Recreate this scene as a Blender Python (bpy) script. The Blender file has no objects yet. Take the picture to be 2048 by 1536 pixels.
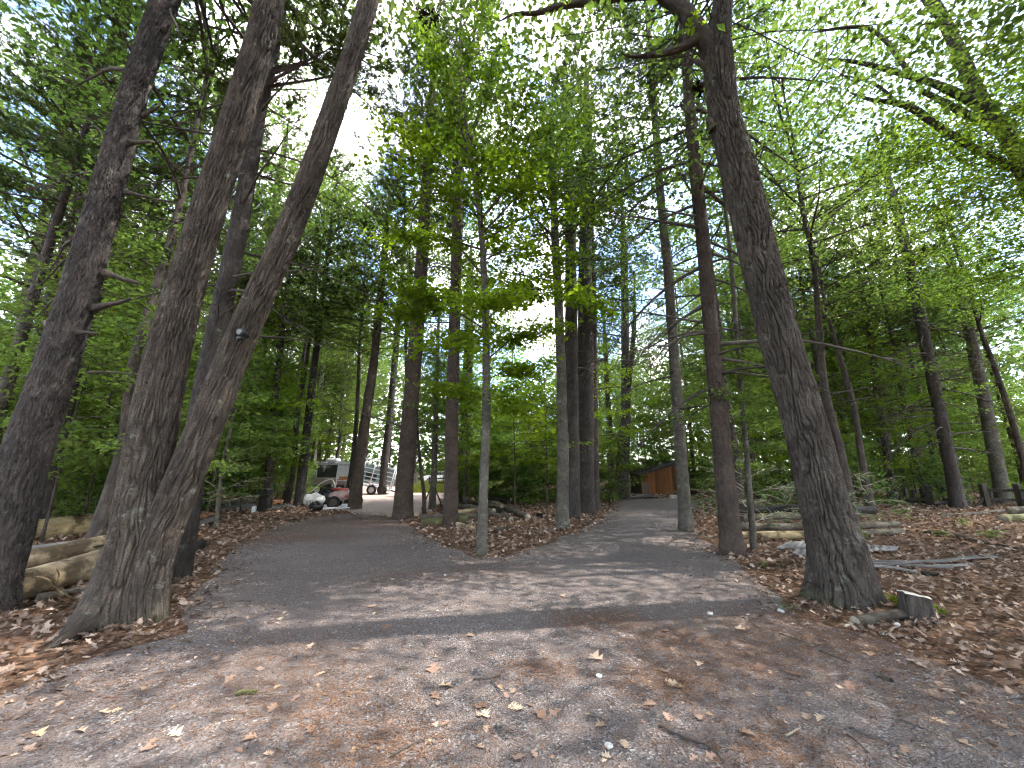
import bpy, math, random
import numpy as np
from mathutils import Vector, Matrix, Quaternion

# ------------------------------------------------------------------ camera, sky, sun, exposure
scene = bpy.context.scene
F, CX, CY, EYE = 769.0, 1024.0, 768.0, 1.65        # wide phone lens: focal length in photo pixels, eye height in metres
TILT = math.atan(172.0 / 769.0)
cam_data = bpy.data.cameras.new('camera')
cam_data.sensor_fit = 'HORIZONTAL'
cam_data.sensor_width = 36.0
cam_data.lens = F * 36.0 / 2048.0
cam_data.clip_start = 0.05
cam_data.clip_end = 2000.0
cam = bpy.data.objects.new('camera', cam_data)
scene.collection.objects.link(cam)
cam.location = (0, 0, EYE)
cam.rotation_euler = (math.pi / 2 + TILT, 0, 0)
scene.camera = cam

SUN_EL, SUN_AZ = math.radians(58), math.radians(80)      # azimuth clockwise from +Y (camera forward)
SUN_DIR = Vector((math.cos(SUN_EL) * math.sin(SUN_AZ), math.cos(SUN_EL) * math.cos(SUN_AZ), math.sin(SUN_EL)))
world = bpy.data.worlds.new('World')
scene.world = world
world.use_nodes = True
wn, wl = world.node_tree.nodes, world.node_tree.links
wn.clear()
w_out = wn.new('ShaderNodeOutputWorld')
w_bg = wn.new('ShaderNodeBackground')
w_sky = wn.new('ShaderNodeTexSky')
w_sky.sky_type = 'NISHITA'
w_sky.sun_disc = False
w_sky.sun_elevation = SUN_EL
w_sky.sun_rotation = SUN_AZ
w_sky.air_density = 1.0
w_sky.dust_density = 0.6
w_sky.ozone_density = 1.6
w_co = wn.new('ShaderNodeTexCoord')
w_ns = wn.new('ShaderNodeTexNoise')
w_ns.inputs['Scale'].default_value = 3.2
w_ns.inputs['Detail'].default_value = 6.0
w_ns.inputs['Roughness'].default_value = 0.58
w_rp = wn.new('ShaderNodeValToRGB')
w_rp.color_ramp.elements[0].position = 0.45
w_rp.color_ramp.elements[0].color = (0, 0, 0, 1)
w_rp.color_ramp.elements[1].position = 0.62
w_rp.color_ramp.elements[1].color = (1, 1, 1, 1)
w_mx = wn.new('ShaderNodeMix')
w_mx.data_type = 'RGBA'
w_mx.inputs[7].default_value = (8.2, 8.0, 7.8, 1)      # sunlit white cloud, in the sky texture's units
wl.new(w_co.outputs['Generated'], w_ns.inputs['Vector'])
wl.new(w_ns.outputs['Fac'], w_rp.inputs['Fac'])
wl.new(w_rp.outputs['Color'], w_mx.inputs[0])
wl.new(w_sky.outputs['Color'], w_mx.inputs[6])
wl.new(w_mx.outputs[2], w_bg.inputs['Color'])
w_bg.inputs['Strength'].default_value = 0.15
wl.new(w_bg.outputs['Background'], w_out.inputs['Surface'])

sun_data = bpy.data.lights.new('sun', 'SUN')
sun_data.energy = 2.0
sun_data.angle = math.radians(0.53)
sun_data.color = (1.0, 0.95, 0.87)
sun = bpy.data.objects.new('sun', sun_data)
scene.collection.objects.link(sun)
sun.rotation_mode = 'QUATERNION'
sun.rotation_quaternion = (-SUN_DIR).to_track_quat('-Z', 'Y')

scene.view_settings.view_transform = 'Standard'
scene.view_settings.look = 'None'
scene.view_settings.gamma = 1.0
scene.view_settings.exposure = 2.85
scene.cycles.max_bounces = 7
scene.cycles.diffuse_bounces = 6
scene.cycles.glossy_bounces = 1
scene.cycles.transmission_bounces = 6
scene.cycles.transparent_max_bounces = 4
scene.cycles.caustics_reflective = False
scene.cycles.caustics_refractive = False
scene.cycles.use_adaptive_sampling = True
scene.cycles.adaptive_threshold = 0.028
scene.cycles.adaptive_min_samples = 12
scene.cycles.filter_width = 1.2
scene.cycles.use_denoising = True
scene.cycles.sample_clamp_indirect = 6.0

# ------------------------------------------------------------------ helpers
COL = scene.collection
rng = np.random.default_rng(11)
PI = math.pi
_r = np.array([1.0, 0, 0])
_u = np.array([0, -math.sin(TILT), math.cos(TILT)])
_f = np.array([0, math.cos(TILT), math.sin(TILT)])


def ray(px, py):
    return (px - CX) / F * _r + (CY - py) / F * _u + _f


def gp(px, py, z=0.0):
    """Point of the level z that lies under a photo pixel."""
    d = ray(px, py)
    return np.array([0, 0, EYE]) + d * ((z - EYE) / d[2])


def pl(px, py, Y):
    """Point under a photo pixel on the upright plane at distance Y, and the metres one pixel spans there."""
    d = ray(px, py)
    t = Y / d[1]
    return np.array([0, 0, EYE]) + d * t, t / F


def project(P):
    q = np.asarray(P, float) - np.array([0, 0, EYE])
    dz = q @ _f
    return CX + F * (q @ _r) / dz, CY - F * (q @ _u) / dz, dz


def _hash(i, j, k, seed):
    i = np.asarray(i).astype(np.int64)
    h = (i * 374761393 + np.asarray(j).astype(np.int64) * 668265263 + np.asarray(k).astype(np.int64) * 2147483647 + seed * 1274126177) & 0xffffffff
    h = ((h ^ (h >> 13)) * 1274126177) & 0xffffffff
    h = ((h ^ (h >> 16)) * 2246822519) & 0xffffffff
    return ((h ^ (h >> 15)) & 0xffffff) / float(0x1000000)


def vnoise(x, y, z, seed=0):
    x, y, z = np.broadcast_arrays(np.asarray(x, float), np.asarray(y, float), np.asarray(z, float))
    xi, yi, zi = np.floor(x), np.floor(y), np.floor(z)
    fx, fy, fz = x - xi, y - yi, z - zi
    fx, fy, fz = (a * a * (3 - 2 * a) for a in (fx, fy, fz))
    out = 0
    for a in (0, 1):
        for b in (0, 1):
            for c in (0, 1):
                w = (fx if a else 1 - fx) * (fy if b else 1 - fy) * (fz if c else 1 - fz)
                out = out + w * _hash(xi + a, yi + b, zi + c, seed)
    return out


def worley(u, v, nu, seed):
    """F2-F1 on a grid that wraps around after nu cells in u."""
    ui, vi = np.floor(u), np.floor(v)
    f1 = np.full(u.shape, 9.0)
    f2 = np.full(u.shape, 9.0)
    for a in (-1, 0, 1):
        for b in (-1, 0, 1):
            cu, cv = ui + a, vi + b
            hx = _hash(np.mod(cu, nu), cv, 0, seed)
            hy = _hash(np.mod(cu, nu), cv, 7, seed)
            d = np.hypot(cu + 0.1 + 0.8 * hx - u, cv + 0.1 + 0.8 * hy - v)
            nf1 = np.minimum(f1, d)
            f2 = np.minimum(f2, np.maximum(f1, d))
            f1 = nf1
    return f2 - f1


def sstep(a, b, x):
    t = np.clip((x - a) / (b - a), 0, 1)
    return t * t * (3 - 2 * t)


def make_mesh(name, verts, blocks, mats, smooth=True, fattr=None, vattr=None):
    """verts (n,3); blocks = [(faces (m,k), material index)]; fattr {name: floats per face}; vattr {name: vectors per vertex}."""
    me = bpy.data.meshes.new(name)
    verts = np.ascontiguousarray(np.asarray(verts, np.float32).reshape(-1, 3))
    me.vertices.add(len(verts))
    me.vertices.foreach_set('co', verts.ravel())
    lv, ls, mi, tot = [], [], [], 0
    for fa, m in blocks:
        fa = np.asarray(fa, np.int32)
        if fa.size == 0:
            continue
        n, k = fa.shape
        lv.append(fa.ravel())
        ls.append(tot + np.arange(n, dtype=np.int32) * k)
        mi.append(np.full(n, m, np.int32))
        tot += n * k
    lv, ls, mi = np.concatenate(lv), np.concatenate(ls), np.concatenate(mi)
    me.loops.add(tot)
    me.loops.foreach_set('vertex_index', lv)
    me.polygons.add(len(ls))
    me.polygons.foreach_set('loop_start', ls)
    me.polygons.foreach_set('material_index', mi)
    me.polygons.foreach_set('use_smooth', np.full(len(ls), bool(smooth)))
    for m in mats:
        me.materials.append(m)
    if fattr:
        for k, a in fattr.items():
            at = me.attributes.new(k, 'FLOAT', 'FACE')
            at.data.foreach_set('value', np.asarray(a, np.float32))
    if vattr:
        for k, a in vattr.items():
            at = me.attributes.new(k, 'FLOAT_VECTOR', 'POINT')
            at.data.foreach_set('vector', np.asarray(a, np.float32).ravel())
    me.update(calc_edges=True)
    me.validate(clean_customdata=False)
    return me


class MB:
    """Collects shapes that become one mesh."""
    def __init__(self):
        self.v, self.q, self.t, self.n = [], [], [], 0
        self.bark = []

    def add(self, v, q=None, t=None, m=0, bark=None):
        v = np.asarray(v, float).reshape(-1, 3)
        if q is not None and len(q):
            self.q.append((np.asarray(q, int) + self.n, m))
        if t is not None and len(t):
            self.t.append((np.asarray(t, int) + self.n, m))
        self.v.append(v)
        self.bark.append(v if bark is None else np.asarray(bark, float).reshape(-1, 3))
        self.n += len(v)
        return self

    def box(self, c, s, rot=None, m=0, bev=0.0):
        sx, sy, sz = s[0] / 2, s[1] / 2, s[2] / 2
        if bev <= 0:
            v = np.array([[x, y, z] for z in (-sz, sz) for y in (-sy, sy) for x in (-sx, sx)])
            q = [[0, 2, 3, 1], [4, 5, 7, 6], [0, 1, 5, 4], [2, 6, 7, 3], [0, 4, 6, 2], [1, 3, 7, 5]]
        else:
            b = min(bev, sx * .9, sy * .9, sz * .9)
            rings = []
            for z, k in ((-sz, b), (-sz + b, 0), (sz - b, 0), (sz, b)):
                X, Y2 = sx - k, sy - k
                c2 = b * .6
                rings.append([[X - c2, -Y2, z], [X, -Y2 + c2, z], [X, Y2 - c2, z], [X - c2, Y2, z], [-X + c2, Y2, z], [-X, Y2 - c2, z], [-X, -Y2 + c2, z], [-X + c2, -Y2, z]])
            v = np.array(rings).reshape(-1, 3)
            q = [[r * 8 + i, r * 8 + (i + 1) % 8, r * 8 + 8 + (i + 1) % 8, r * 8 + 8 + i] for r in range(3) for i in range(8)]
            q += [[7, 6, 5, 4], [7, 4, 3, 0], [0, 3, 2, 1], [28, 29, 30, 31], [24, 27, 28, 31], [24, 25, 26, 27]]
        if rot is not None:
            v = v @ np.array(rot).T
        return self.add(v + np.asarray(c, float), q=q, m=m)

    def tube(self, path, radii, ns=8, m=0, cap=True, mcap=None):
        V, Q, B = tube_arrays(path, radii, ns)
        nr = len(path)
        self.add(V, q=Q, m=m, bark=B)
        if cap:
            base = self.n - nr * ns
            a = np.array([[base, base + i + 1, base + i] for i in range(1, ns - 1)])
            o = base + (nr - 1) * ns
            b = np.array([[o, o + i, o + i + 1] for i in range(1, ns - 1)])
            self.t.append((a, m if mcap is None else mcap))
            self.t.append((b, m if mcap is None else mcap))
        return self

    def mesh(self, name, mats, smooth=True, shift=None):
        v = np.concatenate(self.v)
        bk = np.concatenate(self.bark)
        if shift is not None:
            v = v - np.asarray(shift, float)
        return make_mesh(name, v, self.q + self.t, mats, smooth, vattr={'bark': bk})


def frames(path):
    P = np.asarray(path, float)
    T = np.gradient(P, axis=0)
    T /= np.linalg.norm(T, axis=1)[:, None] + 1e-12
    n = np.cross(T[0], [0.31, 0.95, 0.05])
    if np.linalg.norm(n) < 1e-3:
        n = np.cross(T[0], [1, 0, 0])
    N = np.zeros_like(P)
    for i in range(len(P)):
        n = n - T[i] * (n @ T[i])
        n /= np.linalg.norm(n) + 1e-12
        N[i] = n
    return P, T, N, np.cross(T, N)


def tube_arrays(path, radii, ns, disp=None):
    P, T, N, B = frames(path)
    nr = len(P)
    r = np.broadcast_to(np.asarray(radii, float), (nr,))
    s = np.concatenate([[0], np.cumsum(np.linalg.norm(np.diff(P, axis=0), axis=1))])
    th = np.arange(ns) / ns * 2 * PI
    TH, S = np.meshgrid(th, s)
    RR = np.repeat(r[:, None], ns, 1)
    Rd = RR if disp is None else RR * 1.0 + disp(TH, S, RR)
    V = P[:, None, :] + Rd[..., None] * (np.cos(TH)[..., None] * N[:, None, :] + np.sin(TH)[..., None] * B[:, None, :])
    rm = max(float(np.mean(r)), 1e-3)
    bark = np.stack([np.cos(TH) * rm, np.sin(TH) * rm, S], -1)
    i = np.arange(nr - 1)[:, None] * ns
    j = np.arange(ns)[None, :]
    j2 = (j + 1) % ns
    Q = np.stack([i + j, i + j2, i + ns + j2, i + ns + j], -1).reshape(-1, 4)
    return V.reshape(-1, 3), Q, bark.reshape(-1, 3)


def spline(ctrl, n):
    """Catmull-Rom through rows of ctrl, resampled evenly by arc length of the first three columns."""
    C = np.asarray(ctrl, float)
    E = np.vstack([2 * C[0] - C[1], C, 2 * C[-1] - C[-2]])
    out = []
    for i in range(1, len(E) - 2):
        p0, p1, p2, p3 = E[i - 1:i + 3]
        t = np.linspace(0, 1, 24, endpoint=False)[:, None]
        out.append(0.5 * ((2 * p1) + (-p0 + p2) * t + (2 * p0 - 5 * p1 + 4 * p2 - p3) * t * t + (-p0 + 3 * p1 - 3 * p2 + p3) * t ** 3))
    D = np.vstack(out + [C[-1:]])
    s = np.concatenate([[0], np.cumsum(np.linalg.norm(np.diff(D[:, :3], axis=0), axis=1))])
    q = np.linspace(0, s[-1], n)
    return np.stack([np.interp(q, s, D[:, k]) for k in range(D.shape[1])], 1)


def thing(name, label, cat, loc=(0, 0, 0), group=None, rz=0.0, scale=1.0):
    o = bpy.data.objects.new(name, None)
    o.empty_display_size = 0.2
    COL.objects.link(o)
    o.location = [float(a) for a in loc]
    o.rotation_euler = (0, 0, rz)
    o.scale = (scale,) * 3
    return tag(o, label, cat, group)


def tag(o, label, cat, group=None):
    o['label'] = label
    o['category'] = cat
    if group:
        o['group'] = group
    return o


def obj(name, me, parent=None, loc=(0, 0, 0), rot=None, scale=None, kind=None):
    o = bpy.data.objects.new(name, me)
    COL.objects.link(o)
    if parent is not None:
        o.parent = parent
    o.location = [float(a) for a in loc]
    if rot is not None:
        if len(rot) == 4:
            o.rotation_mode = 'QUATERNION'
            o.rotation_quaternion = rot
        else:
            o.rotation_euler = rot
    if scale is not None:
        o.scale = scale if hasattr(scale, '__len__') else (scale,) * 3
    if kind:
        o['kind'] = kind
    return o


# ------------------------------------------------------------------ materials
def new_mat(name):
    m = bpy.data.materials.new(name)
    m.use_nodes = True
    nt = m.node_tree
    b = nt.nodes['Principled BSDF']
    return m, nt.nodes, nt.links, b


def ramp(nodes, stops, interp='LINEAR'):
    r = nodes.new('ShaderNodeValToRGB')
    e = r.color_ramp.elements
    r.color_ramp.interpolation = interp
    while len(e) < len(stops):
        e.new(0.5)
    for k, (p, c) in enumerate(stops):
        e[k].position = p
        e[k].color = (c[0], c[1], c[2], 1)
    return r


def mixc(nodes, links, fac, a, b, blend='MIX'):
    m = nodes.new('ShaderNodeMix')
    m.data_type = 'RGBA'
    m.blend_type = blend
    for sock, val in ((m.inputs[0], fac), (m.inputs[6], a), (m.inputs[7], b)):
        if hasattr(val, 'is_linked'):
            links.new(val, sock)
        elif isinstance(val, (int, float)):
            sock.default_value = val
        else:
            sock.default_value = (val[0], val[1], val[2], 1)
    return m.outputs[2]


def noise(nodes, links, vec, scale, detail=4.0, rough=0.55):
    n = nodes.new('ShaderNodeTexNoise')
    n.inputs['Scale'].default_value = scale
    n.inputs['Detail'].default_value = detail
    n.inputs['Roughness'].default_value = rough
    if vec is not None:
        links.new(vec, n.inputs['Vector'])
    return n


def mapping(nodes, links, vec, scale=(1, 1, 1), rot=(0, 0, 0)):
    m = nodes.new('ShaderNodeMapping')
    m.inputs['Scale'].default_value = scale
    m.inputs['Rotation'].default_value = rot
    links.new(vec, m.inputs['Vector'])
    return m.outputs['Vector']


def bump(nodes, links, height, dist, strength=1.0, normal=None):
    b = nodes.new('ShaderNodeBump')
    b.inputs['Distance'].default_value = dist
    b.inputs['Strength'].default_value = strength
    links.new(height, b.inputs['Height'])
    if normal is not None:
        links.new(normal, b.inputs['Normal'])
    return b.outputs['Normal']


def bark_mat(name, dark, mid, light, around=28.0, along=0.16, depth=0.02, lichen=0.0, moss=0.0, rough=0.9, blotch=0.0):
    """Bark in trunk coordinates (attribute 'bark': round the stem, and metres along it)."""
    m, N, L, b = new_mat(name)
    at = N.new('ShaderNodeAttribute')
    at.attribute_name = 'bark'
    vec = at.outputs['Vector']
    oi = N.new('ShaderNodeObjectInfo')
    add = N.new('ShaderNodeVectorMath')
    add.operation = 'ADD'
    sc = N.new('ShaderNodeVectorMath')
    sc.operation = 'SCALE'
    sc.inputs['Scale'].default_value = 37.0
    comb = N.new('ShaderNodeCombineXYZ')
    for s in ('X', 'Y', 'Z'):
        L.new(oi.outputs['Random'], comb.inputs[s])
    L.new(comb.outputs[0], sc.inputs[0])
    L.new(vec, add.inputs[0])
    L.new(sc.outputs[0], add.inputs[1])
    vec = add.outputs[0]
    st = mapping(N, L, vec, (1, 1, along))
    n1 = noise(N, L, st, around, 5, 0.6)
    warp = mixc(N, L, 0.06, st, n1.outputs['Color'], 'LINEAR_LIGHT')
    vo = N.new('ShaderNodeTexVoronoi')
    vo.feature = 'DISTANCE_TO_EDGE'
    vo.inputs['Scale'].default_value = around
    L.new(warp, vo.inputs['Vector'])
    pr = ramp(N, [(0.0, (0, 0, 0)), (0.16, (.75, .75, .75)), (0.5, (1, 1, 1))])
    L.new(vo.outputs['Distance'], pr.inputs['Fac'])
    n2 = noise(N, L, vec, 2.3, 4, 0.6)
    n3 = noise(N, L, mapping(N, L, vec, (1, 1, 0.45)), 130, 3, 0.6)
    cr = ramp(N, [(0.3, dark), (0.52, mid), (0.74, light)])
    mixf = N.new('ShaderNodeMath')
    mixf.operation = 'MULTIPLY_ADD'
    mixf.inputs[1].default_value = 0.45
    L.new(n3.outputs['Fac'], mixf.inputs[0])
    half = N.new('ShaderNodeMath')
    half.operation = 'MULTIPLY'
    half.inputs[1].default_value = 0.55
    L.new(n1.outputs['Fac'], half.inputs[0])
    L.new(half.outputs[0], mixf.inputs[2])
    L.new(mixf.outputs[0], cr.inputs['Fac'])
    col = cr.outputs['Color']
    br = ramp(N, [(0.35 + .08 * blotch, (.72 - .45 * blotch, .7 - .46 * blotch, .68 - .46 * blotch)), (0.65 - .1 * blotch, (1.2, 1.18, 1.15))])
    L.new(n2.outputs['Fac'], br.inputs['Fac'])
    col = mixc(N, L, 1.0, col, br.outputs['Color'], 'MULTIPLY')
    if lichen:
        nl = noise(N, L, vec, 5.5, 6, 0.7)
        lr = ramp(N, [(0.60, (0, 0, 0)), (0.70, (lichen, lichen, lichen))])
        L.new(nl.outputs['Fac'], lr.inputs['Fac'])
        col = mixc(N, L, lr.outputs['Color'], col, (0.30, 0.33, 0.27))
    if moss:
        sep = N.new('ShaderNodeSeparateXYZ')
        L.new(at.outputs['Vector'], sep.inputs[0])
        mr = N.new('ShaderNodeMapRange')
        mr.inputs[1].default_value = 0.0
        mr.inputs[2].default_value = moss
        mr.inputs[3].default_value = 1.0
        mr.inputs[4].default_value = 0.0
        L.new(sep.outputs['Z'], mr.inputs[0])
        nm = noise(N, L, vec, 7, 5, 0.7)
        mm = N.new('ShaderNodeMath')
        mm.operation = 'MULTIPLY'
        L.new(nm.outputs['Fac'], mm.inputs[0])
        L.new(mr.outputs[0], mm.inputs[1])
        rr = ramp(N, [(0.30, (0, 0, 0)), (0.52, (.8, .8, .8))])
        L.new(mm.outputs[0], rr.inputs['Fac'])
        col = mixc(N, L, rr.outputs['Color'], col, (0.052, 0.062, 0.022))
    L.new(col, b.inputs['Base Color'])
    b.inputs['Roughness'].default_value = rough
    b.inputs['Specular IOR Level'].default_value = 0.2
    nb = bump(N, L, pr.outputs['Color'], depth, 0.9)
    nb = bump(N, L, n3.outputs['Fac'], depth * .35, 0.8, nb)
    L.new(nb, b.inputs['Normal'])
    return m


def leaf_mat(name, c0, c1, c2, trans=0.45, tcol=None, gloss=0.35, rough=0.45, var=0.5):
    m, N, L, b = new_mat(name)
    at = N.new('ShaderNodeAttribute')
    at.attribute_name = 'v'
    cr = ramp(N, [(0.0, c0), (0.5, c1), (1.0, c2)])
    L.new(at.outputs['Fac'], cr.inputs['Fac'])
    oi = N.new('ShaderNodeObjectInfo')
    hs = N.new('ShaderNodeHueSaturation')
    for out_lo, out_hi, key in ((0.5 - .03 * var, 0.5 + .025 * var, 'Hue'), (1 - .35 * var, 1 + .3 * var, 'Value')):
        mr = N.new('ShaderNodeMapRange')
        mr.inputs[3].default_value = out_lo
        mr.inputs[4].default_value = out_hi
        L.new(oi.outputs['Random'], mr.inputs[0])
        L.new(mr.outputs[0], hs.inputs[key])
    L.new(cr.outputs['Color'], hs.inputs['Color'])
    N.remove(b)
    b = N.new('ShaderNodeBsdfDiffuse')
    L.new(hs.outputs['Color'], b.inputs['Color'])
    tr = N.new('ShaderNodeBsdfTranslucent')
    if tcol is None:
        tcol = (1.3, 1.36, .8)
    tc = mixc(N, L, 1.0, hs.outputs['Color'], tcol, 'MULTIPLY')
    L.new(tc, tr.inputs['Color'])
    ms = N.new('ShaderNodeMixShader')
    ms.inputs[0].default_value = trans
    L.new(b.outputs[0], ms.inputs[1])
    L.new(tr.outputs[0], ms.inputs[2])
    L.new(ms.outputs[0], N['Material Output'].inputs['Surface'])
    return m


def plain_mat(name, col, rough=0.6, metal=0.0, var=0.25, scale=6.0, spec=0.4, bumpd=0.0, col2=None):
    m, N, L, b = new_mat(name)
    tc = N.new('ShaderNodeTexCoord')
    n = noise(N, L, tc.outputs['Object'], scale, 5, 0.65)
    lo = [c * (1 - var) for c in col] if col2 is None else col2
    cr = ramp(N, [(0.35, lo), (0.65, [min(1, c * (1 + var)) for c in col])])
    L.new(n.outputs['Fac'], cr.inputs['Fac'])
    L.new(cr.outputs['Color'], b.inputs['Base Color'])
    b.inputs['Roughness'].default_value = rough
    b.inputs['Metallic'].default_value = metal
    b.inputs['Specular IOR Level'].default_value = spec
    if bumpd:
        n2 = noise(N, L, tc.outputs['Object'], scale * 8, 4, 0.6)
        L.new(bump(N, L, n2.outputs['Fac'], bumpd), b.inputs['Normal'])
    return m


def wood_mat(name, c0, c1, c2, grain=(40, 40, 2.0), rough=0.8, bumpd=0.004):
    m, N, L, b = new_mat(name)
    tc = N.new('ShaderNodeTexCoord')
    oi = N.new('ShaderNodeObjectInfo')
    mp = N.new('ShaderNodeMapping')
    mp.inputs['Scale'].default_value = grain
    cmb = N.new('ShaderNodeCombineXYZ')
    mul = N.new('ShaderNodeMath')
    mul.operation = 'MULTIPLY'
    mul.inputs[1].default_value = 50
    L.new(oi.outputs['Random'], mul.inputs[0])
    for s in ('X', 'Y', 'Z'):
        L.new(mul.outputs[0], cmb.inputs[s])
    L.new(cmb.outputs[0], mp.inputs['Location'])
    L.new(tc.outputs['Object'], mp.inputs['Vector'])
    n = noise(N, L, mp.outputs[0], 1.0, 6, 0.65)
    cr = ramp(N, [(0.3, c0), (0.5, c1), (0.72, c2)])
    L.new(n.outputs['Fac'], cr.inputs['Fac'])
    hs = N.new('ShaderNodeHueSaturation')
    mr = N.new('ShaderNodeMapRange')
    mr.inputs[3].default_value = 0.6
    mr.inputs[4].default_value = 1.3
    L.new(oi.outputs['Random'], mr.inputs[0])
    L.new(mr.outputs[0], hs.inputs['Value'])
    L.new(cr.outputs['Color'], hs.inputs['Color'])
    L.new(hs.outputs['Color'], b.inputs['Base Color'])
    b.inputs['Roughness'].default_value = rough
    b.inputs['Specular IOR Level'].default_value = 0.2
    L.new(bump(N, L, n.outputs['Fac'], bumpd), b.inputs['Normal'])
    return m


M = {}
M['oak_bark'] = bark_mat('oak_bark', (.026, .0215, .018), (.058, .048, .041), (.135, .115, .098), 30, .2, .006, 0.3, 0.6)
M['twin_bark'] = bark_mat('twin_bark', (.027, .022, .018), (.066, .054, .045), (.17, .146, .124), 34, .13, .008, 0.45, 0.6)
M['pine_bark'] = bark_mat('pine_bark', (.022, .0185, .0175), (.049, .042, .0395), (.11, .096, .09), 24, .3, .012, 0.25, 0.3)
M['red_pine_bark'] = bark_mat('red_pine_bark', (.03, .0225, .0185), (.065, .049, .041), (.125, .10, .084), 26, .35, .012, 0.1, 0.3)
M['dark_bark'] = bark_mat('dark_bark', (.028, .022, .019), (.06, .05, .044), (.12, .1, .09), 22, .25, .012, 0.1, 0.3)
M['grey_bark'] = bark_mat('grey_bark', (.038, .035, .029), (.08, .074, .062), (.16, .15, .13), 20, .6, .005, 0.5, 0.5)
M['twig'] = bark_mat('twig', (.03, .025, .021), (.06, .05, .042), (.11, .095, .08), 30, .4, .003)
M['dead_twig'] = bark_mat('dead_twig', (.035, .03, .026), (.07, .06, .054), (.14, .125, .11), 30, .4, .003)
M['pale_twig'] = bark_mat('pale_twig', (.2, .17, .13), (.32, .28, .22), (.45, .4, .33), 30, .4, .003)
M['log_bark'] = bark_mat('log_bark', (.04, .034, .027), (.10, .085, .066), (.19, .165, .13), 18, .3, .012, 0.3, blotch=.5)
M['log_pale'] = bark_mat('log_pale', (.17, .125, .075), (.31, .24, .155), (.42, .35, .25), 12, .2, .006, 0.3, blotch=.8)
M['log_yellow'] = bark_mat('log_yellow', (.12, .09, .05), (.23, .18, .10), (.34, .28, .18), 12, .3, .008, 0.4, blotch=1.0)
M['log_moss'] = bark_mat('log_moss', (.045, .045, .02), (.10, .10, .045), (.17, .165, .09), 18, .3, .012, 0.3)
M['char'] = bark_mat('char', (.008, .008, .008), (.02, .019, .018), (.05, .046, .042), 18, .4, .012)
M['cut_wood'] = plain_mat('cut_wood', (.36, .25, .14), .85, var=.35, scale=9)
M['cut_old'] = plain_mat('cut_old', (.22, .19, .15), .9, var=.4, scale=9)
M['maple_leaf'] = leaf_mat('maple_leaf', (.072, .11, .03), (.104, .158, .042), (.15, .21, .055), .55)
M['bright_leaf'] = leaf_mat('bright_leaf', (.075, .125, .012), (.115, .18, .015), (.165, .225, .02), .64, var=.1)
M['canopy_leaf'] = leaf_mat('canopy_leaf', (.06, .094, .036), (.088, .136, .05), (.13, .185, .066), .52)
M['oak_leaf'] = leaf_mat('oak_leaf', (.058, .09, .025), (.086, .132, .033), (.135, .18, .045), .52)
M['shrub_leaf'] = leaf_mat('shrub_leaf', (.06, .094, .03), (.088, .138, .038), (.135, .185, .05), .5)
M['pale_leaf'] = leaf_mat('pale_leaf', (.06, .10, .045), (.10, .15, .07), (.16, .21, .11), .3, gloss=.5)
M['needle'] = leaf_mat('needle', (.042, .064, .026), (.062, .088, .036), (.092, .12, .05), .42, tcol=(1.25, 1.3, .65), gloss=.3)
M['litter'] = leaf_mat('litter', (.072, .05, .039), (.20, .142, .11), (.46, .37, .30), .12, tcol=(1.2, .9, .6), gloss=.25, rough=.6, var=0)
M['dry_leaf'] = leaf_mat('dry_leaf', (.17, .105, .07), (.29, .20, .14), (.43, .33, .25), .15, tcol=(1.2, .9, .6), gloss=.25, rough=.6, var=.6)
M['needle_litter'] = leaf_mat('needle_litter', (.09, .05, .033), (.165, .095, .062), (.24, .155, .105), .1, tcol=(1.2, .9, .6), gloss=.2, rough=.6, var=0)
M['nest'] = leaf_mat('nest', (.012, .009, .007), (.03, .022, .016), (.06, .045, .03), .1, gloss=.1)

# ------------------------------------------------------------------ the setting: ground, drive, clearing
def ground_material():
    m, N, L, b = new_mat('forest_floor')
    tc = N.new('ShaderNodeTexCoord')
    v = tc.outputs['Object']
    n1 = noise(N, L, v, 0.5, 5, 0.6)
    n2 = noise(N, L, v, 14, 6, 0.7)
    vo = N.new('ShaderNodeTexVoronoi')
    vo.inputs['Scale'].default_value = 16
    L.new(v, vo.inputs['Vector'])
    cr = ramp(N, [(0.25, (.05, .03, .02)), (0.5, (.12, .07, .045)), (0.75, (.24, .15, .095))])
    mx = mixc(N, L, 0.5, n2.outputs['Color'], vo.outputs['Color'])
    L.new(mx, cr.inputs['Fac'])
    br = ramp(N, [(0.35, (.6, .58, .55)), (0.65, (1.15, 1.1, 1.05))])
    L.new(n1.outputs['Fac'], br.inputs['Fac'])
    col = mixc(N, L, 1.0, cr.outputs['Color'], br.outputs['Color'], 'MULTIPLY')
    L.new(col, b.inputs['Base Color'])
    b.inputs['Roughness'].default_value = 0.95
    b.inputs['Specular IOR Level'].default_value = 0.1
    L.new(bump(N, L, mx, 0.03), b.inputs['Normal'])
    return m


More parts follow.
